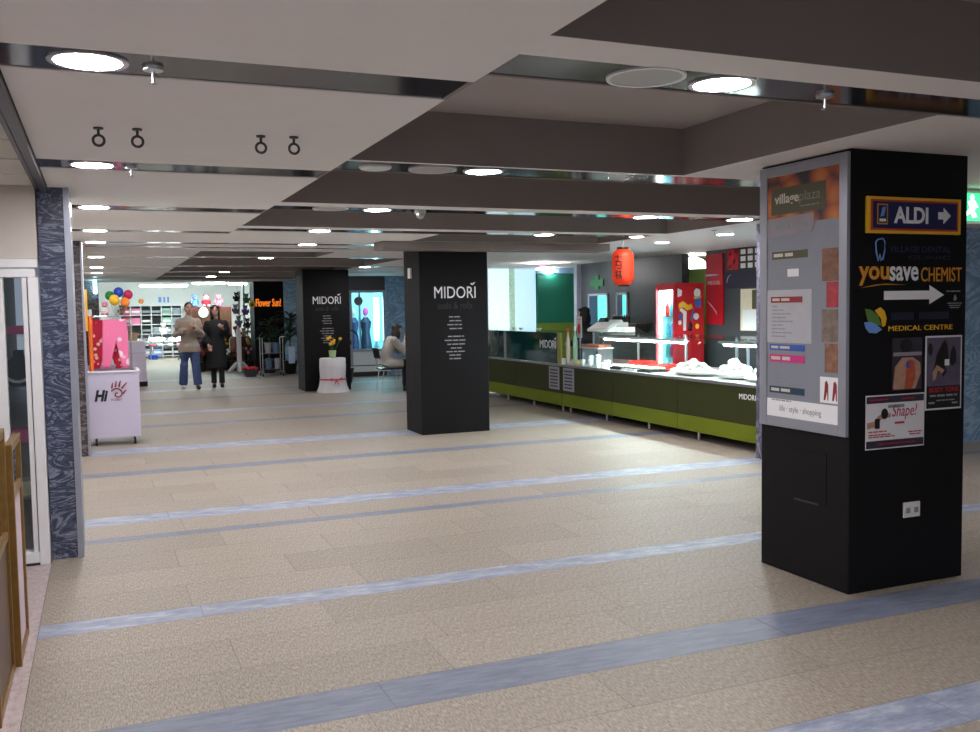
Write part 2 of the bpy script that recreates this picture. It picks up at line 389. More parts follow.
for x, y, lb in ((0,1.1,'left-hand lit downlight just in front of the camera'), (2.18,.67,'middle lit downlight just in front of the camera'), (0,-1.15,'left-hand lit downlight behind the camera'), (2.18,-1.55,'middle lit downlight behind the camera'), (7.0,4.5,'lit downlight in the side hall behind the near column'), (4.7,17.35,'lit downlight above the flower table'), (2.4,19.75,'lit downlight just in front of the walking pair'), (0.0,20.15,'eighth lit downlight in the left row, above the plain counter box'), (2.4,22.15,'farthest lit downlight in the middle row, behind the walking pair')):
    downlight(x, y, lb)
def speaker(x, y, label, r=.13):
    t = thing('ceiling_speaker', label, 'speaker', (x, y, H), 0, 'round ceiling speakers')
    part('rim', ring(G(), x, y, r, r+.014, H-.004, H+.012), M['white_plastic'], t, smooth=True)
    part('grille', G().lathe([(r, H-.001), (r, H+.01)], (x, y, 0), 28), M['grille_white'], t)
speaker(1.85, 2.93, 'white round ceiling speaker beside the nearest middle downlight'); speaker(1.85, 5.26, 'white round ceiling speaker beside the second middle downlight'); speaker(1.76, 7.5, 'white round ceiling speaker beside the third middle downlight')
t = thing('blank_cover', 'small white round cover plate left of the second ceiling speaker', 'cover plate', (1.50, 5.26, H)); part('plate', G().lathe([(.085,H-.012),(.095,H-.004),(.095,H+.01)], (1.50,5.26,0), 24), M['white_plastic'], t)
def sprinkler(x, y, label):
    t = thing('fire_sprinkler', label, 'sprinkler', (x, y, H), 0, 'ceiling sprinklers')
    part('collar', G().lathe([(.012,H-.012),(.034,H-.008),(.036,H+.006)], (x,y,0), 16), M['steel'], t, smooth=True)
    part('stem', G().tube([(x,y,H),(x,y,H-.05)], .006), M['steel'], t); part('deflector', G().lathe([(.004,H-.056),(.017,H-.052),(.004,H-.046)], (x,y,0), 12), M['steel'], t)
sprinkler(.20, 3.37, 'chrome fire sprinkler beside the nearest left downlight'); sprinkler(.20, 5.66, 'chrome fire sprinkler beside the second left downlight')
sprinkler(2.69, 2.95, 'chrome fire sprinkler right of the nearest middle downlight'); sprinkler(6.30, 8.6, 'chrome fire sprinkler over the near end of the counter')
t = thing('dome_camera', 'small white security camera dome on the third gloss strip', 'camera', (2.52, 7.5, H))
part('base', G().lathe([(.045,H-.02),(.05,H+.006)], (2.52,7.5,0), 20), M['white_plastic'], t); part('dome', G().ell((2.52,7.5,H-.025), (.038,.038,.04)), M['steel'], t, smooth=True)
for x, y, n in ((.03,4.5,'leftmost'), (.19,4.48,'second from left'), (.73,4.48,'third from left'), (.88,4.46,'rightmost')):
    t = thing('ceiling_hook', f'grey ceiling hook with hanging ring, {n} of the four', 'hook', (x, y, H), 0, 'ceiling hooks with rings')
    part('plate', G().lathe([(.02,H-.008),(.022,H)], (x,y,0), 14), M['dark_metal'], t); part('shank', G().tube([(x,y,H),(x,y,H-.03)], .006), M['dark_metal'], t)
    part('ring', G().torus((x,y,H-.056), .023, .006, 'y'), M['dark_metal'], t, smooth=True)

# ================================================================ LEFT SIDE SHOPFRONT
struct('wall_left', G().box(-.36, -.342, 7.25, 11.4, 0, H).box(-.36, -.342, 12.1, 26, 0, H), M['plaster'])
struct('wall_far_left', G().box(-2.0, -1.9, 1.5, 26, 0, H+.3), M['plaster'])
struct('wall_bulkhead', G().box(-1.9, -.345, 6.62, 6.9, 1.96, H), M['plaster'])
wf = G().box(-1.9, -.345, 6.56, 6.68, 1.90, 1.955).box(-1.9, -.36, 6.57, 6.67, 1.84, 1.895)      # double head
wf.box(-.405, -.345, 6.56, 6.68, .0, 1.84).box(-.44, -.41, 6.58, 6.66, .06, 1.84)                # double jamb
wf.box(-.62, -.545, 6.58, 6.66, .06, 1.84).box(-1.25, -1.18, 6.58, 6.66, .06, 1.84)
wf.box(-1.9, -.405, 6.55, 6.69, .02, .085)
win = struct('window_1', wf, M['white_paint'], bevel=.004)
for a, b in ((-.545,-.44), (-1.18,-.62), (-1.9,-1.25)): part('pane', G().box(a, b, 6.615, 6.625, .086, 1.838), M['glass'], win)
struct('trim_2', G().box(-1.9, -.345, 6.57, 6.67, 0, .018), M['dark_metal'])
p = thing('marble_pilaster', 'tall grey veined marble pilaster beside the white shop window', 'pilaster', (-.24, 6.95, 0))
part('cladding', G().box(-.34, -.185, 6.67, 7.25, 0, H), M['marble_grey'], p, bevel=.004); part('edge_strip', G().box(-.184, -.148, 6.66, 7.25, 0, H), M['aluminium'], p)
p = thing('marble_pilaster', 'narrow brownish marble pilaster behind the grey one, beside the pink cart', 'pilaster', (-.24, 11.7, 0))
part('cladding', G().box(-.34, -.165, 11.42, 12.08, 0, H), M['marble_brown'], p, bevel=.004); part('edge_strip', G().box(-.164, -.145, 11.41, 12.08, 0, H), M['aluminium'], p)
# inside the window: shelf tower, bust with necklace, boxes
t = thing('display_shelf', 'glass shelf tower with steel posts inside the left shop window', 'shelf', (-.75, 7.2, 0))
for x in (-1.0, -.42):
    for y in (7.0, 7.5): part('post', G().box(x-.012, x+.012, y-.012, y+.012, 0, 1.7), M['steel'], t)
for z in (.35, .72, 1.10, 1.46): part('glass_shelf', G().box(-1.0, -.42, 6.99, 7.51, z, z+.012), M['glass'], t)
t = thing('necklace_bust', 'black velvet necklace bust with a silver necklace in the shop window', 'display bust', (-.52, 7.2, 1.113))
D('velvet', (.012,.011,.014), .9); D('pink_box', (.75,.10,.30), .5); D('cream_box', (.72,.66,.5), .5)
part('bust', G().lathe([(.06,0),(.085,.02),(.10,.09),(.075,.17),(.035,.21),(.033,.25)], (-.52,7.2,1.113), 18), M['velvet'], t, smooth=True)
part('necklace', G().tube([(-.52+.085*math.sin(a), 7.2-.09-.02*math.cos(a), 1.225-.075*math.cos(a)) for a in [x*.35 for x in range(-6,7)]], .010), M['white_plastic'], t, smooth=True)
solo('gift_box', G().box(-.62,-.46,7.1,7.3,1.473,1.53), M['pink_box'], 'pink box on the top glass shelf of the shop window', 'box')
solo('gift_box', G().box(-.60,-.45,7.08,7.28,.733,.82), M['pink_box'], 'pink box under the black necklace bust', 'box')
solo('gift_box', G().box(-.62,-.45,7.1,7.32,.363,.46), M['cream_box'], 'cream box on the lowest glass shelf of the shop window', 'box')
# gold framed folding screen at the left edge
t = thing('folding_screen', 'gold-framed folding screen with mirror and pale panels at the left edge', 'screen', (-.41, 4.6, 0))
def leaf(y0, y1, zt, zm, x, pm, nm):
    for a, b in ((y0,y0+.034), (y1-.034,y1)): part('stile', G().box(x-.018,x+.018,a,b,0,zt), M['gold'], t, bevel=.003)
    for a, b in ((zt-.04,zt), (zm-.02,zm+.02), (0,.04)): part('rail', G().box(x-.016,x+.016,y0+.0345,y1-.0345,a,b), M['gold'], t, bevel=.003)
    part('mirror_panel', G().box(x-.006,x+.006,y0+.035,y1-.035,zm+.021,zt-.041), M['mirror'], t); part('lower_panel', G().box(x-.006,x+.006,y0+.035,y1-.035,.041,zm-.021), M[pm], t)
D('mirror', (.75,.76,.8), .04, metal=1, var=.02)
leaf(4.68, 5.16, 1.02, .78, -.40, 'pink_fabric', 'a'); leaf(4.0, 4.66, 1.10, .62, -.425, 'brown_wood', 'b')

# ================================================================ RIGHT SIDE WALLS
struct('wall_right', G().box(6.6, 10.4, 7.7, 7.95, 0, H), M['marble_blue'])
p = thing('marble_post', 'thin grey marble post at the near end of the sushi counter', 'pilaster', (6.4, 7.75, 0)); part("cladding", G().box(6.26, 6.598, 7.66, 7.84, 0, H), M['marble_pale'], p, bevel=.004)
struct('wall_sushi_back', G().box(8.62, 8.75, 7.95, 11.98, 0, H).box(8.62, 8.75, 12.62, 16.1, 0, H).box(8.62, 8.75, 11.98, 12.62, 0, 1.0), M['slate'])
struct('wall_far_right', G().box(10.4, 10.6, 7.95, 26, 0, H), M['green_wall'])
struct('wall_right_hall', G().box(10.4, 10.6, -5, 7.7, 0, H), M['plaster'])
DX, DY, DZ = 1.81, 1.4, .185
def sh(g): g.v = [(p[0]-DX, p[1]-DY, p[2]+DZ) for p in g.v]; return g
t = thing('exit_sign', 'green and white illuminated exit sign at the right edge of the hall', 'sign', (7.85-DX, 6.4-DY, 2.12+DZ))
D('exit_green', (.02,.45,.14), .4, emit=1.6, ecol=(.04,.75,.25)); D('exit_white', (.9,1,.92), .4, emit=2.2, ecol=(.85,1,.9))
part('housing', sh(G().box(7.62,8.12,6.40,6.45,1.98,2.22)), M['white_plastic'], t); part('green_face', sh(G().box(7.64,8.10,6.395,6.40,2.0,2.2)), M['exit_green'], t)
part('running_figure', sh(G().prism(oval(7.74,2.17,.018,.02),'y',6.388,6.394).prism([(7.70,2.14),(7.76,2.15),(7.80,2.10),(7.77,2.09),(7.76,2.07),(7.79,2.03),(7.75,2.02),(7.73,2.06),(7.68,2.03),(7.67,2.05),(7.72,2.09)],'y',6.388,6.394).prism(rect(7.86,8.05,2.03,2.17),'y',6.388,6.394)), M['exit_white'], t)
part('hanger', G().tube([(7.72-DX,6.42-DY,2.21+DZ),(7.72-DX,6.42-DY,H)], .008), M['steel'], t); part('hanger', G().tube([(8.02-DX,6.42-DY,2.21+DZ),(8.02-DX,6.42-DY,H)], .008), M['steel'], t)
# ================================================================ COLUMNS
def column(x0, x1, y0, y1, label):
    t = thing('column', label, 'column', ((x0+x1)/2, (y0+y1)/2, 0))
    part('shaft', G().box(x0, x1, y0, y1, 0, H), M['black_panel'], t, bevel=.006)
    return t
CN = column(3.73, 4.585, 3.89, 4.62, 'near black square column carrying the advertising signs')
YN, XN = 3.889, 3.729
part('access_panel', G().box(XN-.002, XN+.001, 4.06, 4.45, .46, .76), M['black_face'], CN)
part('slot', G().box(XN-.004, XN+.001, 4.12, 4.32, .452, .462), M['dark_metal'], CN)
# lettering stuck on the column's right face
t0 = part('tooth_logo', G().tube([(3.90,YN-.003,1.925),(3.915,YN-.003,1.94),(3.95,YN-.003,1.945),(3.965,YN-.003,1.93),(3.965,YN-.003,1.88),(3.95,YN-.003,1.83)], .004, 5).tube([(3.90,YN-.003,1.925),(3.905,YN-.003,1.87),(3.92,YN-.003,1.825),(3.93,YN-.003,1.86),(3.94,YN-.003,1.825)], .004, 5), M['sky_print'], CN)
text('lettering', 'VILLAGE DENTAL', M['navy_print'], CN, '-Y', YN, 4.00, 4.46, 1.872, 1.905)
text('lettering', 'CLINIC', M['dark_blue_print'], CN, '-Y', YN, 4.14, 4.46, 1.835, 1.855)
text('lettering', 'you', M['orange_print'], CN, '-Y', YN, 3.785, 4.00, 1.69, 1.795, bold=.02); text('lettering', 'save', M['white_print'], CN, '-Y', YN, 4.005, 4.215, 1.715, 1.795, bold=.018)
text('lettering', 'CHEMIST', M['orange_print'], CN, '-Y', YN, 4.235, 4.545, 1.71, 1.79)
flat('swoosh', [(3.80,1.678),(3.95,1.694),(4.13,1.694),(3.98,1.70),(3.90,1.695)], M['orange_print'], CN, '-Y', YN)
flat('arrow', [(3.965,1.612),(4.30,1.612),(4.30,1.585),(4.41,1.635),(4.30,1.69),(4.30,1.66),(3.965,1.66)], M['white_print'], CN, '-Y', YN)
flat('logo_leaf', [(3.90,1.555),(3.94,1.572),(3.97,1.55),(3.985,1.51),(3.975,1.47),(3.955,1.465),(3.945,1.51)], M['yellow_print'], CN, '-Y', YN, .002)
flat('logo_leaf', [(3.83,1.565),(3.87,1.56),(3.92,1.53),(3.95,1.47),(3.90,1.48),(3.85,1.50)], M['leaf_print'], CN, '-Y', YN, .003)
flat('logo_leaf', [(3.825,1.49),(3.86,1.495),(3.91,1.48),(3.95,1.45),(3.91,1.43),(3.86,1.435),(3.835,1.46)], M['sky_print'], CN, '-Y', YN, .004)
text('lettering', 'MEDICAL CENTRE', M['yellow_print'], CN, '-Y', YN, 4.00, 4.48, 1.44, 1.468)
dashes('small_print', [(4.02,4.47,1.50,.075)], M['dark_blue_print'], CN, '-Y', YN)
dashes('small_print', [(4.43,4.55,1.652,.012),(4.44,4.55,1.585,.010),(4.45,4.54,1.572,.010),(4.46,4.53,1.56,.010)], M['grey_print'], CN, '-Y', YN)
flat('dancer_mark', [(4.485,1.605),(4.50,1.60),(4.51,1.615),(4.50,1.635),(4.49,1.63)], M['grey_print'], CN, '-Y', YN)
# supermarket direction sign
t = thing('direction_sign', 'blue ALDI sign with orange border and white arrow on the near column', 'sign', (4.17, 3.88, 1.97))
part('backing', G().box(3.825, 4.515, 3.872, YN, 1.972, 2.17), M['yellow_print'], t, bevel=.003)
flat('red_border', rect(3.848,4.492,1.988,2.154), M['orange_red'] if 'orange_red' in M else D('orange_red', (.55,.06,.02), .4), t, '-Y', 3.872)
flat('blue_field', rect(3.862,4.478,1.999,2.143), D('royal', (.009,.014,.085), .35), t, '-Y', 3.870)
flat('emblem_frame', rect(3.89,3.965,2.02,2.13), M['orange_print'], t, '-Y', 3.868, .001); flat('emblem_field', rect(3.897,3.958,2.027,2.123), M['royal'], t, '-Y', 3.867, .001)
flat('emblem', [(3.91,2.06),(3.935,2.065),(3.95,2.115),(3.925,2.11)], M['sky_print'], t, '-Y', 3.866, .001); flat('emblem_bar', rect(3.905,3.95,2.035,2.05), M['white_print'], t, '-Y', 3.866, .001)
text('lettering', 'ALDI', M['white_print'], t, '-Y', 3.868, 4.01, 4.26, 2.028, 2.118, bold=.03)
flat('arrow', [(4.335,2.055),(4.375,2.055),(4.375,2.03),(4.43,2.075),(4.375,2.12),(4.375,2.095),(4.335,2.095)], M['white_print'], t, '-Y', 3.868)
# posters
t = thing('massage_poster', 'unframed poster of a bare back above the two lower flyers', 'poster', (4.14, 3.885, 1.11))
flat('sheet', rect(4.03,4.25,1.11,1.40), D('plum_print', (.035,.028,.045), .5, var=.5, scale=20), t, '-Y', YN)
flat('back_picture', [(4.035,1.12),(4.05,1.24),(4.10,1.29),(4.18,1.29),(4.235,1.26),(4.24,1.20),(4.20,1.115),(4.05,1.115)], M['skin_print'], t, '-Y', YN-.002, .0012)
flat('muscle_picture', [(4.12,1.115),(4.13,1.22),(4.15,1.28),(4.19,1.27),(4.20,1.18),(4.17,1.115)], D('muscle_print', (.45,.09,.04), .5, var=.5, scale=30), t, '-Y', YN-.0032, .001)
flat('spine_mark', oval(4.14,1.25,.012,.022), M['blue_bar'], t, '-Y', YN-.0042, .001); flat('hair_picture', oval(4.13,1.355,.045,.04), M['black_print'], t, '-Y', YN-.002, .0012); flat('title_band', rect(4.035,4.245,1.30,1.32), M['grey_overlay'], t, '-Y', YN-.002, .0014)
t = thing('fitness_poster', 'tall white-edged poster of women exercising, red title, on near column', 'poster', (4.41, 3.885, .97))
flat('sheet', rect(4.275,4.555,.985,1.405), M['paper'], t, '-Y', YN)
flat('picture', rect(4.285,4.545,.995,1.395), D('dusk_print', (.10,.085,.13), .5, var=.55, scale=16), t, '-Y', YN-.002, .001)
flat('footer', rect(4.285,4.545,.995,1.12), M['black_print'], t, '-Y', YN-.003, .0008)
flat('figure', [(4.34,1.22),(4.36,1.30),(4.40,1.36),(4.42,1.38),(4.44,1.35),(4.45,1.28),(4.42,1.24),(4.44,1.20),(4.41,1.17),(4.39,1.21),(4.36,1.18)], M['black_print'], t, '-Y', YN-.003, .0008)
flat('figure', [(4.33,1.20),(4.36,1.24),(4.42,1.21),(4.40,1.19),(4.37,1.21),(4.35,1.16),(4.33,1.15)], M['skin_print'], t, '-Y', YN-.0038, .0008); flat('figure', [(4.46,1.25),(4.47,1.32),(4.49,1.35),(4.51,1.31),(4.51,1.25),(4.48,1.23)], M['black_print'], t, '-Y', YN-.003, .0008)
flat('figure', oval(4.31,1.33,.018,.035), M['black_print'], t, '-Y', YN-.003, .0008); flat('towel', rect(4.42,4.455,1.235,1.27), M['white_print'], t, '-Y', YN-.0045, .0006)
text('lettering', 'BODY TONE', M['red_print'], t, '-Y', YN-.0038, 4.305, 4.53, 1.085, 1.112, depth=.0008, bold=.02)
dashes('small_print', [(4.31,4.52,1.06,.02),(4.36,4.50,1.035,.012),(4.30,4.36,1.02,.02),(4.48,4.53,1.015,.02)], M['grey_print'], t, '-Y', YN-.0038, .0008)
t = thing('shape_poster', 'wide white flyer with dark header, lowest poster on the near column', 'poster', (4.055, 3.884, .78))
flat('sheet', rect(3.84,4.27,.79,1.09), M['paper'], t, '-Y', YN-.001, .002)
flat('header', rect(3.845,4.265,1.045,1.083), M['plum_print'], t, '-Y', YN-.003, .001); flat('footer', rect(3.845,4.265,.797,.838), M['plum_print'], t, '-Y', YN-.003, .001)
text('lettering', 'Shape!', D('crimson', (.40,.02,.06), .5), t, '-Y', YN-.003, 4.03, 4.215, .945, 1.03, depth=.001, shear=.25)
flat('figure', [(3.85,.905),(3.91,.915),(3.95,.955),(4.02,.965),(4.02,.985),(3.97,.99),(3.93,.975),(3.90,.945),(3.85,.94)], M['skin_print'], t, '-Y', YN-.003, .001); flat('figure', oval(3.975,.985,.025,.03), M['black_print'], t, '-Y', YN-.004, .001); flat('figure', rect(3.905,3.94,.905,.96), M['black_print'], t, '-Y', YN-.004, .001)
flat('title_band', rect(4.0,4.12,1.015,1.033), M['grey_print'], t, '-Y', YN-.003, .001)
dashes('small_print', [(3.86,3.99,.885,.012),(3.86,4.02,.868,.011),(3.86,4.05,.856,.011),(4.15,4.25,.872,.011),(4.16,4.25,.858,.011),(4.05,4.13,.925,.02),(3.93,4.20,.815,.012),(3.87,4.0,1.06,.014),(4.1,4.2,1.06,.012)], M['red_print'], t, '-Y', YN-.004, .0008)
t = thing('power_outlet', 'white double power outlet low on the near column', 'outlet', (4.18, 3.885, .39))
part('plate', G().box(4.12,4.24,3.878,YN,.39,.475), M['white_plastic'], t, bevel=.002); part('socket', G().box(4.135,4.165,3.8765,3.8785,.415,.445), M['grey_print'], t); part('socket', G().box(4.195,4.225,3.8765,3.8785,.415,.445), M['grey_print'], t)
# directory board on the corridor face (reads towards -Y from Y 4.6 to 3.9)
t = thing('directory_board', 'tall grey-framed shopping centre directory board with orange fruit header', 'directory board', (3.715, 4.25, .87))
P0 = XN-.016
fr = G()
for a in ((4.545,4.61,.87,2.405), (3.895,3.955,.87,2.405), (3.955,4.545,2.345,2.405), (3.955,4.545,.87,.93)): fr.box(P0-.006, XN, a[0], a[1], a[2], a[3])
part('frame', fr, M['board_frame'], t, bevel=.002)
part('face', G().box(P0, XN, 3.955, 4.545, .93, 2.345), M['pale_board'], t)
m = mat('fruit_print', (.5,.15,.03), .5, stretch=(1,1,1)); ramp(m, [(.0,(.70,.24,.05)), (.40,(.50,.13,.03)), (.65,(.22,.045,.02)), (.8,(.03,.02,.03))], 'ShaderNodeTexVoronoi', 'Distance', Scale=7.5); M['fruit_print'] = m
flat('fruit_header', rect(4.545,3.955,2.06,2.345), M['fruit_print'], t, '-X', P0, .001)
flat('logo_panel', rect(4.51,4.06,2.12,2.275), M['olive_print'], t, '-X', P0-.001, .001)
text('lettering', 'village', D('cream_print', (.62,.58,.48), .5), t, '-X', P0-.002, 4.48, 4.275, 2.165, 2.24, depth=.001, bold=.02); text('lettering', 'plaza', D('dim_cream', (.22,.20,.15), .5), t, '-X', P0-.002, 4.27, 4.10, 2.165, 2.24, depth=.001)
dashes('small_print', [(4.26,4.11,2.15,.014)], M['dim_cream'], t, '-X', P0-.002, .001)
flat('title_panel', [(4.545,1.99),(4.18,2.0),(4.15,2.03),(4.15,2.11),(4.545,2.10)], M['grey_overlay'], t, '-X', P0-.002, .001)
dashes('title_print', [(4.47,4.20,2.03,.055)], M['grey_print'], t, '-X', P0-.003, .001)
def bar(y0, y1, z0, z1, m): flat('heading_bar', rect(y0,y1,z0,z1), M[m], t, '-X', P0-.002, .001); dashes('heading_print', [(y0-.015, y0-(y0-y1)*.6, z0+(z1-z0)*.3, (z1-z0)*.8)], M['cream_print'], t, '-X', P0-.003, .001)
flat('info_sheet', rect(4.545,4.165,1.37,1.68), D('grey_sheet', (.46,.46,.50), .5), t, '-X', P0, .002)
bar(4.50,4.20,1.86,1.905,'olive_print'); bar(4.51,4.24,1.605,1.64,'maroon_bar'); bar(4.52,4.22,1.325,1.36,'blue_bar'); bar(4.52,4.22,1.255,1.30,'pink_bar'); bar(4.52,4.22,1.07,1.11,'petrol_bar')
dashes('listing', [(4.50,4.50-l,z,.013) for z, l in ((1.835,.08),(1.81,.2),(1.785,.12),(1.76,.16),(1.735,.1),(1.71,.18),(1.58,.05),(1.558,.1),(1.536,.16),(1.514,.12),(1.492,.18),(1.47,.1),(1.448,.12),(1.426,.17),(1.404,.12),(1.235,.12),(1.213,.08),(1.19,.09),(1.168,.16),(1.146,.12),(1.125,.15),(1.045,.2),(1.025,.17))], M['grey_print'], t, '-X', P0-.002, .001)
flat('label_sticker', rect(4.365,4.27,1.755,1.80), M['white_print'], t, '-X', P0-.003, .001)
for y0, z0, z1, m in ((4.085,1.72,1.90,'food_print'), (4.05,1.575,1.715,'berry_print'), (4.085,1.385,1.565,'portrait_print'), (4.06,1.215,1.375,'spa_print'), (4.095,1.045,1.19,'white_print')):
    if m not in M: D(m, {'food_print': (.22,.09,.05), 'berry_print': (.40,.03,.04), 'portrait_print': (.20,.15,.12), 'spa_print': (.26,.12,.07)}[m], .5, var=.8, scale=22)
    flat('photo', rect(y0,3.96,z0,z1), M[m], t, '-X', P0, .002)
for y in (4.065, 4.0): flat('shoe_picture', [(y,1.06),(y-.01,1.16),(y-.022,1.17),(y-.034,1.15),(y-.036,1.06),(y-.03,1.06),(y-.026,1.11),(y-.012,1.06)], M['maroon_bar'], t, '-X', P0-.002, .001)
flat('slogan_band', rect(4.545,3.955,.93,1.035), M['white_print'], t, '-X', P0, .0015)
text('lettering', 'life · style · shopping', M['grey_print'], t, '-X', P0-.0015, 4.43, 4.085, .955, 1.0, depth=.001)

def sushi_column(y0, y1, label, col_y):
    c = column(3.74, 4.67, y0, y1, label); yp = y0-.001
    text('lettering', 'MIDORI', M['white_print' if y0 < 15 else 'white_print'], c, '-Y', yp, 3.935, 4.50, 1.735, 1.885)
    flat('leaf_mark', [(4.455,1.90),(4.475,1.91),(4.50,1.94),(4.47,1.935),(4.46,1.92),(4.44,1.93),(4.43,1.915)], M['white_print'], c, '-Y', yp)
    text('lettering', 'sushi & rolls', M['dim_print'], c, '-Y', yp, 3.98, 4.45, 1.60, 1.69)
    dashes('menu_print', [(4.22-l/2, 4.22+l/2, z, .026) for z, l in ((1.49,.18),(1.44,.17),(1.39,.23),(1.34,.17),(1.24,.22),(1.19,.31),(1.14,.24),(1.09,.15),(1.045,.27),(1.0,.19),(.955,.19))], M['grey_print'], c, '-Y', yp)
    return c
CM = sushi_column(11.22, 11.86, 'black square column lettered MIDORI in the middle of the hall', 0)
part('sensor', G().box(3.715, 3.741, 11.52, 11.62, 2.0, 2.13), M['white_plastic'], CM); part('seam', G().box(3.737, 3.741, 11.53, 11.545, .35, .95), M['black_print'], CM)
CF = sushi_column(18.5, 19.2, 'far black column lettered MIDORI behind the flower table', 0)
CS = column(3.88, 4.68, 25.75, 26.5, 'black column with orange flower shop lettering by the palms')
D('neon_orange', (.9,.22,.02), .5, emit=.9, ecol=(1,.22,.02))
text('lettering', 'Flower Sun!', M['neon_orange'], CS, '-Y', 25.745, 3.93, 4.60, 1.74, 1.95, bold=.02)
# ================================================================ SUSHI COUNTER
D('counter_steel', (.30,.31,.33), .35, metal=.7); D('white_case', (.80,.82,.82), .4, var=.02); D('tube_white', (1,1,1), .4, emit=300, ecol=(.86,1,.98), var=0)
pane_glass('case_glass', (.95,.99,.98), .03)
XF, ZL, ZT = 6.45, .72, 1.21
def unit(y0, y1, joints, label):
    t = thing('counter_unit', label, 'counter', (6.85, (y0+y1)/2, 0))
    js = [y0]+joints+[y1]
    for a, b in zip(js[:-1], js[1:]):
        part('front_panel', G().box(XF, XF+.02, a+.003, b-.003, .29, .70), M['olive'], t); part('lower_panel', G().box(XF, XF+.02, a+.003, b-.003, .105, .288), M['lime'], t)
    part('carcass', G().box(XF+.021, 7.25, y0+.002, y1-.002, .11, .70), M['dark_metal'], t)
    part('rail', G().box(XF-.012, XF+.05, y0+.001, y1-.001, .70, .735), M['counter_steel'], t, bevel=.004)
    n = max(2, round((y1-y0)/1.15))
    for k in range(n+1):
        y = y0+.12+(y1-y0-.24)*k/n
        lg = part('leg', G().tube([(XF+.09,y,0),(XF+.09,y,.11)], .018, 10), M['steel'], t, smooth=True); part('leg', G().tube([(7.12,y,0),(7.12,y,.11)], .018, 10), M['steel'], t, smooth=True)
    return t
UA = unit(12.63, 16.0, [14.3], 'far green counter unit with dark glass front lettered MIDORI'); UB = unit(8.02, 12.62, [9.55, 11.1], 'near green counter unit with glass food display')
def vent(y0, y1, t):
    v = part('vent_grille', G().box(XF-.006, XF, y0, y1, .34, .685), M['aluminium'], t)
    for k in range(6): part('slat', G().box(XF-.010, XF-.004, y0+.05, y1-.05, .375+k*.05, .398+k*.05), M['dark_metal'], v)
vent(12.70, 13.05, UA); vent(12.22, 12.57, UB)
# far unit superstructure
part('worktop', G().box(XF+.05, 7.25, 12.632, 15.998, .70, .735), M['counter_steel'], UA)
part('glass_front', G().box(XF, XF+.012, 12.76, 15.99, .737, ZT), M['teal_glass'], UA); part('end_post', G().box(XF-.004, XF+.016, 12.64, 12.757, .737, ZT), D('mustard', (.28,.26,.05), .4), UA)
part('top_shelf', G().box(XF-.01, XF+.36, 12.64, 15.99, ZT, ZT+.018), M['case_glass'], UA)
for y, m in ((15.35,'brown_wood'), (15.05,'black_print'), (14.75,'grey_print')): part('glass_divider', G().box(XF-.003, XF, y-.05, y+.05, .74, ZT-.01), M[m], UA)
text('lettering', 'MIDORI', M['white_print'], UA, '-X', XF-.0005, 13.37, 12.80, .965, 1.09); text('lettering', 'sushi & rolls', M['petrol_bar'], UA, '-X', XF-.0005, 13.3, 12.85, .89, .93)
flat('leaf_mark', [(12.83,1.10),(12.81,1.11),(12.79,1.14),(12.82,1.13),(12.86,1.12)], M['white_print'], UA, '-X', XF-.0005)
# near unit: lit display case
part('deck', G().box(XF+.05, 7.25, 8.022, 12.618, .70, .737), M['white_case'], UB)
part('case_back', G().box(7.235, 7.25, 8.022, 12.618, .737, .80), M['steel'], UB)
for a, b in ((8.03,9.10), (9.12,11.30), (11.32,12.60)):
    part('front_glass', G().box(XF+.005, XF+.013, a, b, .737, ZT), M['case_glass'], UB)
    part('top_glass', G().box(XF+.005 if a < 11 else 6.88, 7.10 if a < 11 else 7.25, a, b, ZT, ZT+.012), M['case_glass'], UB)
for y in (9.11, 11.31, 12.605, 10.15, 8.9): part('upright', G().box(6.98, 7.005, y-.012, y+.012, .737, ZT), M['steel'], UB)
for y in (11.31, 10.2): part('divider', G().box(XF+.02, 7.0, y-.004, y+.004, .74, ZT-.01), M['case_glass'], UB)
for a, b in ((9.66,11.72), (8.06,8.95)):
    part('shelf_glass', G().box(6.62, 6.95, a, b, 1.165, 1.177), M['case_glass'], UB); part('shelf_edge', G().box(6.60, 6.622, a, b, 1.155, 1.18), M['steel'], UB)
    lt = part('light_housing', G().box(6.64, 6.70, a, b, 1.145, 1.164), M['white_case'], UB); part('light_tube', G().tube([(6.67,a+.03,1.135),(6.67,b-.03,1.135)], .011, 8), M['tube_white'], lt)
text('lettering', 'MIDORI', M['white_print'], UB, '-X', XF-.0005, 8.36, 8.08, .565, .625)
part('blue_bin', G().box(6.75, 7.1, 11.6, 12.2, .005, .10), M['navy_print'], UB)
# food
D('rice', (.85,.84,.80), .7, bump=.3, scale=80, var=.04); D('nori', (.012,.02,.014), .5); D('salmon', (.85,.25,.09), .4); D('tray_black', (.015,.014,.015), .3); D('tray_white', (.8,.8,.8), .35)
ZD = .7375
def sushi(kind):
    t = thing('sushi_piece', 'small white rice sushi roll with dark seaweed on a counter tray', 'sushi', (0,0,-5), 0, 'sushi rolls in the display case')
    part('rice', G().lathe([(.024,0),(.030,.006),(.030,.046),(.024,.052)], (0,0,0), 10), M['rice'], t, smooth=True, local=True)
    part('nori_wrap', G().lathe([(.0305,.016),(.0305,.034)], (0,0,0), 10, False, False), M['nori'], t, local=True); part('filling', G().ell((0,0,.052), (.012,.012,.006), 8, 5), M['salmon'], t, local=True)
    return t
SU = sushi(0); used = [False]
def put_sushi(x, y, z):
    o = SU if not used[0] else copy_tree(SU); used[0] = True; o.location = (x, y, z); return o
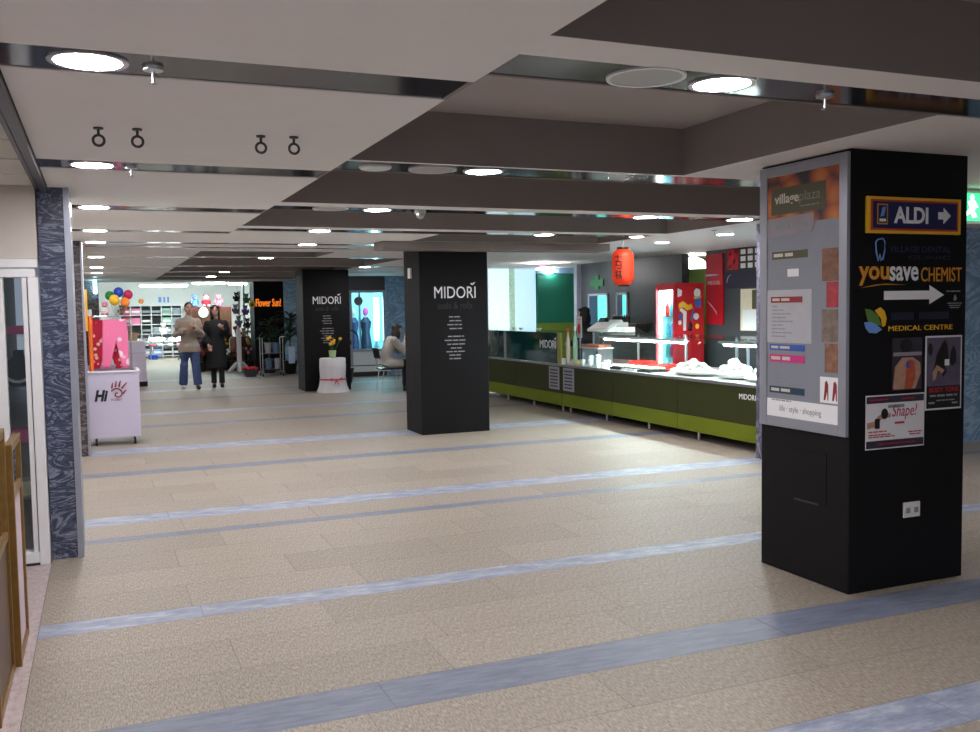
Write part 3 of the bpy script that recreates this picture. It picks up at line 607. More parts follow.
def tray(x0, x1, y0, y1, m, label, grid=None, hh=.03):
    g = G(); g.prism([(x0+.02,y0+.02),(x1-.02,y0+.02),(x1-.02,y1-.02),(x0+.02,y1-.02)], 'z', ZD, ZD+.006)
    for a in ((x0,x1,y0,y0+.012), (x0,x1,y1-.012,y1), (x0,x0+.012,y0+.012,y1-.012), (x1-.012,x1,y0+.012,y1-.012)): g.box(*a, ZD, ZD+hh)
    g.box(x0+.01, x1-.01, y0+.01, y1-.01, ZD, ZD+.007)
    o = solo('food_tray', g, M[m], label, 'tray')
    if grid:
        tw = {10.98: 'far black tray', 10.62: 'white tray', 10.24: 'near black tray'}[y0]
        for i in range(grid[0]):
            for j in range(grid[1]): 
                q = put_sushi(x0+.05+(x1-x0-.1)*i/max(1,grid[0]-1), y0+.05+(y1-y0-.1)*j/max(1,grid[1]-1), ZD+.0075)
                q['label'] = f'rice roll, {ORD[grid[1]-1-j]} along in {ORD[i]} line from the glass, {tw}'; q['group'] = 'sushi rolls on the '+tw
tray(6.50, 6.78, 10.98, 11.27, 'tray_black', 'black sushi tray behind the glass, second from the vents', (3,4))
tray(6.50, 6.78, 10.62, 10.94, 'tray_white', 'white sushi tray left of the small red dish', (3,4)); tray(6.50, 6.78, 10.24, 10.55, 'tray_black', 'black sushi tray in front of the small red dish', (3,4))
tray(6.82, 7.08, 10.95, 11.28, 'red_plastic', 'long red tray at the back of the display case', None, .10); tray(6.82, 7.08, 10.30, 10.60, 'red_plastic', 'small red dish at the back of the display case', None, .08)
def heap(x, y, rx, ry, hh, label, seed, m='rice'):
    r = random.Random(seed); g = G().ell((x,y,ZD+.002+hh*.25), (rx,ry,hh*.25+.0), 16, 8)
    t = thing('food_heap', label, 'food', (x,y,ZD)); part('mound', g, M[m], t, smooth=True)
    lump = G()
    for k in range(26):
        a = r.uniform(0, 6.28); q = r.uniform(0, .85); lump.ell((x+rx*q*math.cos(a), y+ry*q*math.sin(a), ZD+hh*(.35+.5*(1-q))), (r.uniform(.03,.05), r.uniform(.03,.06), r.uniform(.02,.04)), 8, 6)
    tag(part('pieces', lump, M[m], t, smooth=True), kind='stuff')
heap(6.74, 9.62, .22, .42, .20, 'white rice heap in the middle of the display case', 1); heap(6.74, 8.83, .17, .28, .25, 'tall white heap of wrapped rolls right of the case upright', 2); heap(6.75, 8.32, .2, .24, .17, 'white heap of wrapped rolls at the near end of the counter', 3)
D('cup_white', (.82,.83,.80), .35); D('beige_food', (.55,.42,.22), .6); D('sausage', (.5,.16,.09), .45, var=.4, scale=40)
for k, (x, y, r, hh) in enumerate(((6.55,12.12,.035,.09), (6.63,12.02,.04,.15), (6.55,11.90,.035,.10), (6.64,11.83,.04,.17), (6.56,11.70,.04,.13), (6.66,11.60,.045,.10), (6.55,11.52,.04,.07))):
    t = thing('sauce_pot', f'white lidded sauce pot, {ORD[k]} from the counter vents', 'pot', (x,y,ZD), 0, 'white pots in the display case')
    part('pot', G().lathe([(r*.85,0),(r,hh*.8)], (x,y,ZD), 14), M['cup_white'], t, smooth=True); part('lid', G().lathe([(r*1.06,hh*.8),(r*1.06,hh*.9),(r*.5,hh)], (x,y,ZD), 14), M['cup_white'], t, smooth=True)
solo('food_tub', G().lathe([(.05,0),(.07,.07)], (6.55,12.3,ZD), 16), M['beige_food'], 'small beige tub just behind the counter vent', 'tub')
t = thing('meat_platter', 'platter of grilled sausages on a raised glass stand in the display', 'platter', (6.85,12.2,ZD))
part('stand', G().box(6.72,6.96,11.97,11.99,ZD,.98).box(6.72,6.96,12.46,12.48,ZD,.98).box(6.72,6.96,11.99,12.46,.95,.97), M['steel'], t); part('platter', G().box(6.70,6.96,11.93,12.52,.98,.995), M['tray_white'], t)
for k in range(8): part('sausage', G().tube([(6.72,11.98+k*.07,1.017),(6.94,12.0+k*.07,1.017)], .022, 8), M['sausage'], t, smooth=True)
# things on top of the counter
ZS = ZT+.0185
def bottle(name, x, y, z, r, hh, mb, mc, label, group=None):
    t = thing(name, label, 'bottle', (x,y,z), 0, group)
    part('body', G().lathe([(r*.92,0),(r,.01),(r,hh*.62),(r*.45,hh*.80),(r*.4,hh*.88)], (x,y,z), 14), M[mb], t, smooth=True); part('cap', G().lathe([(r*.5,hh*.88),(r*.5,hh)], (x,y,z), 12), M[mc], t); return t
D('clear_red', (.55,.42,.36), .2); D('pale_green', (.35,.55,.42), .3); D('dark_sauce', (.03,.015,.012), .2)
bottle('squeeze_bottle', 6.52, 12.54, ZD, .034, .54, 'clear_red', 'red_plastic', 'tall clear bottle with bright red cap at the counter joint'); bottle('squeeze_bottle', 6.62, 12.50, ZD, .034, .57, 'pale_green', 'cup_white', 'tall pale green bottle with white cap beside the red-capped one')
for k, y in enumerate((14.6, 14.3, 13.6)): solo('small_bowl', G().lathe([(.02,0),(.04,.03),(.042,.04)], (6.55,y,ZS), 12), M['cup_white'], f'tiny white bowl on the dark glass counter, {("farthest","middle","nearest")[k]} of three', 'bowl', 'white bowls on the counter')
t = thing('menu_stand', 'upright white and red menu card standing behind the counter', 'menu card', (6.9,12.9,ZD)); D('card_pink', (.75,.25,.3), .5)
part('card', G().box(6.89,6.90,12.80,12.95,1.12,1.45), M['paper'], t); part('post', G().tube([(6.905,12.87,ZD),(6.905,12.87,1.3)], .01), M['steel'], t); part('foot', G().lathe([(.07,0),(.06,.012)], (6.905,12.87,ZD), 14), M['steel'], t)
flat('picture', oval(12.875,1.26,.05,.085), M['red_plastic'], t, '-X', 6.89, .002); dashes('title', [(12.94,12.82,1.40,.025),(12.93,12.83,1.36,.025)], M['card_pink'], t, '-X', 6.89, .002)
t = thing('cash_register', 'white cash register with sloping keyboard on the back of the counter', 'cash register', (7.05,12.3,ZT))
bx = G().prism([(6.89,ZT+.013),(7.24,ZT+.013),(7.24,ZT+.15),(7.06,ZT+.15),(6.89,ZT+.05)], 'y', 11.98, 12.62); part('body', bx, M['cup_white'], t, bevel=.01)
part('display', G().prism([(7.08,ZT+.15),(7.18,ZT+.15),(7.16,ZT+.22),(7.12,ZT+.22)], 'y', 12.45, 12.62), M['tray_black'], t)
kb = part('keyboard', G().prism([(6.90,ZT+.058),(7.05,ZT+.146),(7.045,ZT+.156),(6.895,ZT+.066)], 'y', 12.02, 12.40), M['white_case'], t)
part('roll_cover', G().tube([(7.15,12.05,ZT+.15),(7.15,12.35,ZT+.15)], .04, 12), M['cup_white'], t, smooth=True)
solo('paper_box', G().box(6.95,7.12,11.6,11.85,ZT+.013,ZT+.09), M['cup_white'], 'small white box right of the cash register', 'box', bevel=.005)
# ================================================================ KITCHEN BACK WALL
XB = 8.62
t = thing('drinks_fridge', 'red drinks fridge with lit glass door and cartoon-coloured side', 'fridge', (8.15, 12.02, 0))
D('fridge_red', (.50,.012,.02), .3); D('fridge_white', (.45,.82,.88), .4); D('fridge_lamp', (1,1,1), .4, emit=22, ecol=(.55,.95,1), var=0)
x0, x1, y0, y1, zt = 7.90, 8.42, 11.76, 12.28, 1.93
part('plinth', G().box(x0+.08,x1-.02,y0+.03,y1-.03,0,.05), M['tray_black'], t)
part('cabinet', G().box(x0+.04,x1,y0,y0+.03,.05,zt).box(x0+.04,x1,y1-.03,y1,.05,zt).box(x1-.03,x1,y0+.03,y1-.03,.05,zt).box(x0+.04,x1,y0+.03,y1-.03,zt-.10,zt).box(x0+.04,x1,y0+.03,y1-.03,.05,.45), M['fridge_red'], t)
part('liner', G().box(x1-.05,x1-.031,y0+.031,y1-.031,.45,zt-.10).box(x0+.05,x1-.05,y0+.0305,y0+.034,.45,zt-.10).box(x0+.05,x1-.05,y1-.034,y1-.0305,.45,zt-.10), M['fridge_white'], t)
dr = part('door_frame', G().box(x0,x0+.038,y0,y0+.05,.46,zt-.02).box(x0,x0+.038,y1-.02,y1,.46,zt-.02).box(x0,x0+.038,y0+.05,y1-.05,zt-.08,zt-.02).box(x0,x0+.038,y0+.05,y1-.05,.46,.52), M['fridge_red'], t); part('door_glass', G().box(x0+.012,x0+.02,y0+.05,y1-.02,.52,zt-.08), M['case_glass'], dr)
part('light_tube', G().box(x0+.045,x0+.07,y1-.075,y1-.035,.5,zt-.12), M['fridge_lamp'], t); part('light_tube', G().box(x0+.05,x1-.06,y0+.05,y1-.05,zt-.125,zt-.105), M['fridge_lamp'], t)
for z in (.52,.82,1.12,1.42): part('rack', G().box(x0+.05,x1-.06,y0+.035,y1-.035,z,z+.012), M['steel'], t)
for z, ms in ((.533,('sky_print','cup_white','sky_print')), (.833,('aqua','pink_bar','aqua')), (1.133,('aqua','sky_print','aqua')), (1.433,('pink_bar','aqua','red_plastic'))):
    for k in range(3):
        if ms[k] == 'aqua' and 'aqua' not in M: D('aqua', (.10,.55,.60), .3)
        bottle('drink_bottle', x0+.13, y0+.12+k*.13, z, .042, .22, ms[k], 'cup_white', {'sky_print':'blue','cup_white':'white','aqua':'turquoise','pink_bar':'magenta','red_plastic':'red'}[ms[k]]+f' drink bottle, {("right","middle","left")[k]} on the {("lowest","second","third","top")[int((z-.5)/.3)]} fridge rack', 'bottles in the drinks fridge')
F0 = y0-.0005    # print on the fridge side facing the hall
D('splash_yellow', (.85,.50,.03), .4); D('splash_white', (.8,.8,.8), .4); D('splash_blue', (.03,.16,.55), .4)
for pts, m in (([(7.97,1.62),(8.05,1.66),(8.14,1.60),(8.20,1.62),(8.22,1.55),(8.12,1.52),(8.05,1.57),(7.97,1.55)],'splash_yellow'), ([(8.05,1.22),(8.10,1.22),(8.11,1.50),(8.02,1.56),(7.98,1.53),(8.05,1.47)],'splash_white'), ([(8.26,1.58),(8.36,1.57),(8.36,1.70),(8.26,1.69)],'splash_blue'), (oval(8.30,1.78,.06,.07),'splash_white'), ([(8.24,1.72),(8.38,1.74),(8.36,1.70),(8.24,1.69)],'splash_yellow'), ([(8.18,1.38),(8.23,1.55),(8.25,1.54),(8.21,1.37)],'splash_blue'), (oval(8.28,1.43,.05,.05),'splash_white'), ([(8.13,1.22),(8.17,1.36),(8.22,1.30),(8.20,1.21)],'black_print'), ([(8.15,1.24),(8.17,1.32),(8.19,1.25)],'splash_white'), (oval(8.30,1.28,.035,.04),'splash_yellow'), (oval(7.99,1.34,.03,.035),'splash_white'), ([(7.95,1.85),(8.03,1.82),(8.02,1.74),(7.95,1.72)],'splash_white'), (oval(8.00,1.43,.03,.04),'splash_blue'), ([(8.26,1.85),(8.33,1.87),(8.34,1.84)],'black_print')):
    flat('side_print', pts, M[m], t, '-Y', F0, .002)
t = thing('wall_banner', 'tall red MIDORI banner on the slate wall right of the fridge', 'banner', (8.6, 11.74, 1.3))
part('panel', G().box(8.59,8.618,11.53,11.95,1.30,2.36), M['red_sign'], t); text('lettering', 'MIDORI', D('pale_red', (.6,.35,.4), .5), t, '-X', 8.589, 11.89, 11.60, 1.90, 1.96)
D('lavender', (.55,.5,.75), .4); flat('stripe', [(11.95,2.06),(11.66,2.06),(11.62,2.04),(11.95,2.03)], M['lavender'], t, '-X', 8.589); flat('twig_print', [(11.91,1.66),(11.80,1.60),(11.68,1.50),(11.66,1.44),(11.76,1.54),(11.85,1.60)], M['pale_red'], t, '-X', 8.589)
t = thing('menu_board', 'black menu board with red panel and pictures of white dishes', 'menu board', (8.6, 11.1, 2.1))
part('panel', G().box(8.595,8.618,10.6,11.43,2.10,2.41), M['tray_black'], t)
flat('red_field', rect(11.42,11.16,2.105,2.405), M['red_sign'], t, '-X', 8.594)
for i in range(3):
    for j in range(3): flat('dish_picture', rect(11.11-j*.16,11.0-j*.16,2.12+i*.1,2.19+i*.1), M['splash_white'], t, '-X', 8.594)
for z, y in ((2.34,11.35),(2.22,11.25),(2.15,11.36),(2.36,11.22)): flat('dish_picture', oval(y,z,.04,.025), M['pale_red'], t, '-X', 8.594)
t = thing('wall_screen', 'dark blue screen under the menu board', 'screen', (8.6,11.1,1.83)); part('casing', G().box(8.57,8.618,10.6,11.45,1.83,2.09), M['tray_black'], t); flat('image', rect(11.43,10.62,1.85,2.07), M['dark_blue_print'], t, '-X', 8.569); flat('arc', [(11.40,1.92),(11.38,1.99),(11.33,2.03),(11.28,2.04),(11.33,2.02),(11.37,1.98),(11.39,1.92)], M['lavender'], t, '-X', 8.567)
t = thing('serving_hatch', 'cream framed service window with white blind near the marble post', 'window', (8.6,10.9,1.2)); part('frame', G().box(8.60,8.618,10.5,11.12,1.22,1.82), M['cream_box'], t); part('blind', G().box(8.59,8.60,10.5,11.06,1.24,1.52), M['white_case'], t); part('shade', G().box(8.59,8.60,10.5,10.85,1.53,1.80), M['olive_print'], t)
t = thing('green_cross', 'faint green cross sign on the slate wall', 'sign', (8.6,15.37,1.9)); D('cross_green', (.02,.14,.05), .5)
part('cross', G().prism(rect(15.45,15.29,1.92,2.18),'x',8.60,8.618).prism(rect(15.62,15.451,1.98,2.10),'x',8.60,8.618).prism(rect(15.289,15.12,1.98,2.10),'x',8.60,8.618), M['cross_green'], t)
D('turq_lit', (.10,.75,.65), .5, emit=.9, ecol=(.12,.85,.72))
for a, b, z0, nm in ((15.70,14.95,1.18,'wider lit turquoise doorway pane under the green cross'), (14.66,14.26,1.32,'narrow lit turquoise pane behind the sauce bottles')):
    t = thing('lit_hatch', nm, 'window', (8.6,(a+b)/2,z0)); f = G().box(8.595,8.618,a-.05,a,z0,1.84).box(8.595,8.618,b,b+.05,z0,1.84).box(8.595,8.618,b,a,1.80,1.84); part('frame', f, M['aluminium'], t)
    part('pane', G().box(8.605,8.617,b+.05,a-.05-(a-b)*.42,z0,1.80), M['turq_lit'], t); part('door_leaf', G().box(8.60,8.612,a-.05-(a-b)*.42,a-.05,z0,1.80), M['petrol_bar'], t)
struct('trim_3', G().box(8.52, 8.62, 16.0, 16.12, 0, H), M['aluminium'])
t = thing('wall_shelf', 'dark wooden wall shelf holding sauce bottles', 'shelf', (8.45,14.05,1.27)); part('board', G().box(8.30,8.617,13.5,14.6,1.27,1.30), M['brown_wood'], t)
for y in (13.65,14.45): part('bracket', G().prism([(8.35,1.27),(8.617,1.27),(8.617,1.12)],'y',y-.01,y+.01), M['dark_metal'], t)
for k in range(8): bottle('sauce_bottle', 8.42, 14.42-k*.07, 1.3, .028, .15, 'dark_sauce', ('cup_white','red_plastic','lime','sky_print')[k%4], f'small dark sauce bottle, {ORD[k]} from the left on the wall shelf', 'sauce bottles on the wall shelf')
t = thing('glass_stack', 'stack of upturned clear glasses above the sauce bottles', 'glasses', (8.5,13.75,1.3))
for k in range(4): part('glass', G().lathe([(.035,0),(.03,.10)], (8.46,13.62+k*.08,1.3), 12), M['case_glass'], t)
for k in range(3): part('glass', G().lathe([(.035,.104),(.03,.20)], (8.46,13.66+k*.08,1.3), 12), M['case_glass'], t)
t = thing('wok_lamp', 'bright white dome pendant lamp in the opening above the fridge', 'lamp', (9.0,12.3,2.2)); D('lamp_shade', (1,1,1), .4, emit=12, ecol=(1,1,.96), var=0)
part('shade', G().lathe([(.24,2.20),(.23,2.25),(.16,2.33),(.05,2.38)], (9.0,12.85,0), 20), M['lamp_shade'], t, smooth=True); part('stem', G().tube([(9.0,12.85,2.38),(9.0,12.85,H)], .01), M['steel'], t)
struct('wall_kitchen', G().box(9.9, 10.0, 11.0, 16.0, 0, H), M['lime_wall'])
# red paper lantern
t = thing('paper_lantern', 'red paper lantern with black characters hanging above the counter', 'lantern', (6.0,10.05,1.85))
D('lantern_red', (.75,.035,.006), .6, emit=.12, ecol=(1,.06,.01), var=.06)
pr_ = [(.07,1.855)]; LZ0, LZ1 = 1.86, 2.30
for k in range(23):
    u = k/22; z = LZ0+(LZ1-LZ0)*u; e = min(u, 1-u)*(LZ1-LZ0); r = .135 if e > .09 else .135*math.sqrt(max(0, 1-((.09-e)/.09)**2*.72)); pr_.append((r-(.0025 if k % 2 else 0), z))
part('shade', G().lathe(pr_, (6.0,10.05,0), 28), M['lantern_red'], t, smooth='all')
part('top_ring', G().lathe([(.075,2.295),(.075,2.325)], (6.0,10.05,0), 20), M['tray_black'], t); part('bottom_ring', G().lathe([(.072,1.84),(.072,1.862)], (6.0,10.05,0), 20), M['tray_black'], t); part('cord', G().tube([(6.0,10.05,2.32),(6.0,10.05,H)], .006), M['steel'], t)
# characters wrapped on the lantern: strokes in (angle, height)
def stroke(a0, z0_, a1, z1_, wd=.016, rr=.1395):
    g = G(); n = 4
    pts = [(a0+(a1-a0)*k/n, z0_+(z1_-z0_)*k/n) for k in range(n+1)]
    return [(6.0+rr*math.cos(a), 10.05+rr*math.sin(a), z) for a, z in pts], wd
gk = G(); C0 = math.radians(215)
for s in ((-.30,.40,.30,.40), (.0,.44,.0,.33), (-.30,.33,.32,.33), (-.22,.33,-.22,.26), (-.22,.27,.28,.27), (.28,.33,.28,.22), (-.1,.22,.28,.22), (-.34,.16,-.02,.17), (-.18,.19,-.18,.06), (-.34,.11,-.02,.11), (.05,.17,.36,.17), (.2,.18,.1,.06), (.1,.12,.36,.06), (.0,.11,.34,.11)):
    pp, wd = stroke(C0+s[0], LZ0+s[1]*.78+.03, C0+s[2], LZ0+s[3]*.78+.03); gk.tube(pp, wd*.45, 6)
part('characters', gk, M['black_print'], t)
# frosted lit windows and green wall at the end of the sushi bar
D('frost_lit', (.75,.95,.98), .5, emit=.85, ecol=(.62,.90,1.0)); D('frost_ripple', (.70,.90,.98), .3, emit=.65, ecol=(.50,.80,1.0), bump=1.0, scale=9)
wn = struct('window_2', G().box(7.25,7.30,17.5,17.6,0,H).box(7.30,8.40,17.5,17.6,0,.98).box(7.30,8.40,17.5,17.6,2.40,H), M['white_case'])
part('pane', G().box(7.30,7.77,17.54,17.56,.98,2.40), M['frost_lit'], wn); part('pane', G().box(7.90,8.38,17.54,17.56,.98,2.40), M['frost_ripple'], wn)
D('mosaic', (.45,.62,.50), .3, var=.5, scale=25, emit=.35, ecol=(.5,.8,.6)); part('mosaic_strip', G().box(7.77,7.90,17.53,17.57,.98,2.40), M['mosaic'], wn)
struct('wall_green', G().box(8.40,10.4,17.5,17.6,1.27,2.30), M['green_wall']); struct('wall_lime', G().box(8.40,10.4,17.49,17.6,0,1.268), M['lime_wall'])
struct('trim_4', G().box(8.40,10.4,17.49,17.6,2.302,H), D('pale_blue', (.25,.42,.62), .5))
t = thing('spot_lamp', 'small dark red ring spotlight under the ceiling before the frosted window', 'lamp', (7.6,15.6,H)); part('body', G().lathe([(.05,H-.09),(.05,H)], (7.6,15.6,0), 16), D('dark_red', (.10,.008,.012), .4), t); part('reflector', G().lathe([(.13,H-.12),(.06,H-.09)], (7.6,15.6,0), 20), M['lens'], t)
for k, x in enumerate((8.68, 10.0)): solo('wall_light', G().ell((x,17.45,2.34), (.04,.04,.04)), M['lens'], ('left','right')[k]+' small round light above the green wall', 'light', smooth=True)
# ================================================================ HALL END: WALLS
struct('wall_hall_end', G().box(4.5, 5.2, 24.7, 24.8, 0, H), M['marble_blue'])
struct('wall_side_end', G().box(5.2, 5.3, 22.1, 24.8, 0, H), M['plaster'])
struct('wall_window_shop', G().box(5.2, 5.56, 22, 22.1, 0, H).box(5.56, 6.45, 22, 22.1, 0, .27).box(5.56, 6.45, 22, 22.1, 2.08, H), M['dark_metal'])
struct('wall_marble_end', G().box(6.45, 7.3, 22, 22.1, 0, H), M['marble_blue'])
struct('wall_bar_side', G().box(7.25, 7.35, 17.61, 22, 0, H), M['white_wall'])
struct('wall_shop_back', G().box(-2.0, 5.0, 36.4, 36.5, 0, 3.05), M['white_wall'])
struct('wall_shop_left', G().box(-.5, -.4, 26.1, 36.4, 0, 3.05), M['white_wall'])
struct('wall_shop_right', G().box(4.9, 5.0, 24.8, 36.4, 0, 3.05), M['white_wall'])
struct('ceiling_edge', G().box(-.36, 10.4, 26.0, 26.1, H, 3.05), M['white_wall'])
# lit shop window with cyan tubes
wn = struct('window_3', G().box(5.56,5.62,22.0,22.1,.27,2.08).box(6.40,6.45,22.0,22.1,.27,2.08).box(5.62,6.40,22.0,22.1,2.02,2.08).box(5.62,6.40,22.0,22.1,.60,.66).box(5.80,5.83,22.0,22.1,.66,2.02), M['aluminium'])
part('pane', G().box(5.83,6.40,22.04,22.05,.66,2.02), M['case_glass'], wn); part('pane', G().box(5.62,5.80,22.04,22.05,.66,2.02), M['case_glass'], wn); part('lower_panel', G().box(5.62,6.40,22.03,22.06,.27,.60), M['white_case'], wn)
part('sill', G().box(5.5,6.5,21.85,22.0,.12,.25), M['white_case'], wn)
D('niche', (.62,.92,.97), .6); struct('wall_niche', G().box(5.4,6.9,23.6,23.7,0,H).box(5.31,5.4,22.1,23.7,0,H).box(6.9,7.0,22.1,23.7,0,H), M['niche'])
D('cyan_tube', (1,1,1), .4, emit=24, ecol=(.40,.85,1.0), var=0)
t = thing('light_tube', 'upright glowing white tube at the right of the blue shop window', 'light', (6.33,22.4,.86)); part('tube', G().tube([(6.33,22.4,.86),(6.34,22.4,1.9)], .06, 10), M['cyan_tube'], t, smooth=True); part('base', G().lathe([(.08,.66),(.03,.86)], (6.33,22.4,0), 12), M['steel'], t)
t = thing('window_lamp', 'hidden ceiling batten light inside the blue shop window', 'light', (6.0,22.6,2.35)); part('batten', G().box(5.5,6.6,22.5,22.6,2.34,2.40), M['cyan_tube'], t)
solo('round_sign', G().prism(oval(5.78,1.82,.11,.11,20),'y',21.97,21.99), M['grey_print'], 'grey round sign on the upper left of the blue shop window', 'sign')
D('denim', (.055,.085,.20), .8, var=.25, scale=40); D('mannequin', (.55,.4,.35), .5)
for k, (x, c) in enumerate(((5.90,'navy_print'), (6.22,'dark_blue_print'))):
    t = thing('mannequin', ('left','right')[k]+' dark blue dressed mannequin in the blue shop window', 'mannequin', (x,23.0,0), 0, 'mannequins in the shop window')
    part('dress', G().lathe([(.16,.60),(.13,.85),(.10,1.05),(.15,1.30),(.06,1.42)], (x,23.0,0), 14), M[c], t, smooth=True); part('head', G().ell((x,23,1.56), (.07,.08,.11)), M['pink_bar' if k else 'mannequin'], t, smooth=True); part('stand', G().tube([(x,23,0),(x,23,.62)], .02), M['steel'], t); part('neck', G().tube([(x,23,1.4),(x,23,1.5)], .03), M['mannequin'], t)
# ================================================================ "Hi" CART WITH CLOTHES
D('cart_lilac', (.58,.53,.66), .45, var=.03); D('rubber', (.02,.02,.02), .7)
x0, x1, y0, y1 = -.15, .43, 12.2, 12.82
t = thing('display_cart', 'lilac-white cart on castors lettered Hi with a red hand spiral', 'cart', (.14,12.5,0))
body = G().box(x0,x1,y0,y0+.02,.10,.90).box(x0,x1,y1-.02,y1,.10,.96).box(x0,x0+.02,y0+.02,y1-.02,.10,.90).box(x1-.02,x1,y0+.02,y1-.02,.10,.90).box(x0+.02,x1-.02,y0+.02,y1-.02,.10,.80)
part('bin', body, M['cart_lilac'], t); part('rim', G().box(x0-.01,x1+.01,y0-.012,y0+.03,.895,.912).box(x1-.03,x1+.01,y0+.03,y1,.895,.912), M['white_paint'], t)
for x in (x0+.07, x1-.07):
    for y in (y0+.07, y1-.07):
        c = part('castor', G().tube([(x-.013,y,.042),(x+.013,y,.042)], .042, 14), M['rubber'], t, smooth=True); part('fork', G().box(x-.02,x-.014,y-.015,y+.015,.03,.10).box(x+.014,x+.02,y-.015,y+.015,.03,.10), M['steel'], c)
YC = y0-.0005
text('lettering', 'Hi', M['black_print'], t, '-Y', YC, -.085, .07, .545, .685, bold=.05, shear=.25)
D('rust_print', (.22,.03,.03), .5)
sp = G().tube([(.175+.075*(k/22)*math.cos(.7*k*.55+.5), YC-.003, .63+.075*(k/22)*math.sin(.7*k*.55+.5)) for k in range(2,23)], .009, 5)
for a, b in (((.115,.70),(.125,.765)), ((.155,.715),(.168,.79)), ((.195,.715),(.215,.79)), ((.225,.695),(.285,.765)), ((.235,.63),(.275,.675))): sp.tube([(a[0],YC-.003,a[1]),(b[0],YC-.003,b[1])], [.012,.006], 5)
part('hand_spiral', sp, M['rust_print'], t); text('lettering', 'MOBBY', M['rust_print'], t, '-Y', YC, .10, .225, .545, .575)
part('rail', G().tube([(-.115,12.75,.80),(-.115,12.75,1.57),(.37,12.75,1.57),(.37,12.75,.80)], .012), M['steel'], t)
def cloud(name, base, spot, scale):
    m = mat(name, base, .85); ramp(m, [(.0,spot), (.26,spot), (.33,base), (1,base)], 'ShaderNodeTexVoronoi', 'Distance', Scale=scale); M[name] = m
cloud('pink_cloud', (.85,.20,.38), (.85,.70,.78), 6.5); cloud('red_cloud', (.42,.01,.04), (.75,.5,.4), 14)
def trousers(name, xl, xr, zt, zb, y, m, label, thick=.05):
    w = xr-xl; c = (xl+xr)/2+.01; zc = zt-(zt-zb)*.48
    poly = [(xl+.03*w,zt),(xr-.05*w,zt),(xr+.02*w,zt-.15),(xr+.03*w,zb),(xr-.26*w,zb),(c,zc),(xl+.24*w,zb),(xl-.06*w,zb),(xl-.01*w,zt-.2)]
    t = thing(name, label, 'clothing', ((xl+xr)/2,y,zb)); part('garment', G().prism(poly,'y',y-thick/2,y+thick/2), M[m], t, bevel=.015)
    part('waistband', G().box(xl+.02*w,xr-.04*w,y-thick/2-.004,y+thick/2+.004,zt-.03,zt), M[m], t); part('clip', G().box(xl+.3*w,xl+.36*w,y-.012,y+.012,zt,zt+.045).box(xl+.66*w,xl+.72*w,y-.012,y+.012,zt,zt+.045), M['steel'], t)
trousers('pyjama_trousers', .035, .325, 1.535, .93, 12.58, 'pink_cloud', 'pink pyjama trousers with white clouds hanging on the cart'); trousers('pyjama_trousers', -.10, .27, 1.53, .92, 12.66, 'red_cloud', 'dark red patterned pyjama trousers behind the pink pair')
D('orange_cloth', (.85,.17,.02), .6)
t = thing('rolled_mat', 'tall orange rolled mat with white top at the left of the cart', 'roll', (-.10,12.56,.801)); part('roll', G().lathe([(.022,.801),(.026,1.4),(.026,1.56),(.02,1.58)], (-.10,12.56,0), 14), M['orange_cloth'], t, smooth=True)
part('cap', G().lathe([(.02,1.578),(.026,1.60),(.022,1.66)], (-.10,12.56,0), 14), M['white_plastic'], t, smooth=True)
for k in range(3): solo('folded_cloth', G().box(-.10+k*.17,.04+k*.17,12.26,12.48,.802,.885), M[('pink_cloud','red_cloud','pink_cloud')[k]], ('left pink','middle red','right pink')[k]+' folded cloth inside the lilac cart', 'cloth', 'folded cloths in the cart', bevel=.01)
D('b_green', (.03,.30,.06), .3); D('b_blue', (.02,.08,.50), .3); D('b_yellow', (.85,.50,.03), .3); D('b_red', (.70,.03,.12), .3); D('b_orange', (.85,.25,.03), .3)
for m, x, y, z, r in (('b_green',.14,12.87,1.835,.056), ('b_blue',.245,12.76,1.875,.06), ('b_yellow',.19,12.58,1.775,.062), ('b_orange',.315,12.66,1.745,.056), ('b_red',.36,12.84,1.845,.056)):
    t = thing('balloon', m[2:]+' balloon of the bunch above the cart', 'balloon', (x,y,z-r), 0, 'balloons above the cart')
    part('bulb', G().ell((x,y,z), (r,r,r*1.1), 16, 12), M[m], t, smooth=True); part('knot', G().lathe([(.012,z-r*1.2),(.004,z-r*1.08)], (x,y,0), 8), M[m], t); part('string', G().tube([(x,y,z-r*1.15),(x*.4+.15,12.72,1.56)], .003, 5), M['steel'], t)
def plush(name, label, x, y, z, s, mb, ms, group=None):
    t = thing(name, label, 'soft toy', (x,y,z), 0, group)
    part('body', G().ell((x,y,z+.09*s), (.075*s,.06*s,.09*s)), M[mb], t, smooth=True); hd = part('head', G().ell((x,y-.01*s,z+.22*s), (.06*s,.055*s,.06*s)), M[ms], t, smooth=True)
    for q in (-1, 1):
        part('arm', G().ell((x+q*.085*s,y-.02*s,z+.12*s), (.025*s,.03*s,.055*s), 8, 6), M[mb], t, smooth=True); part('leg', G().ell((x+q*.045*s,y-.05*s,z+.03*s), (.03*s,.055*s,.03*s), 8, 6), M[ms], t, smooth=True); part('ear', G().ell((x+q*.05*s,y,z+.275*s), (.022*s,.014*s,.022*s), 8, 6), M[mb], hd, smooth=True); part('eye', G().ell((x+q*.022*s,y-.062*s,z+.235*s), .008*s, 6, 4), M['black_print'], hd)
    part('snout', G().ell((x,y-.065*s,z+.205*s), (.022*s,.02*s,.016*s), 8, 6), M['cream_box'], t, smooth=True); return t
D('fur_brown', (.30,.20,.14), .95, bump=.5, scale=120); D('fur_white', (.78,.75,.74), .95, bump=.5, scale=120); D('fur_pink', (.75,.28,.38), .95, bump=.5, scale=120); D('fur_blue', (.20,.38,.68), .95, bump=.5, scale=120); D('fur_red', (.45,.03,.05), .95, bump=.5, scale=120)
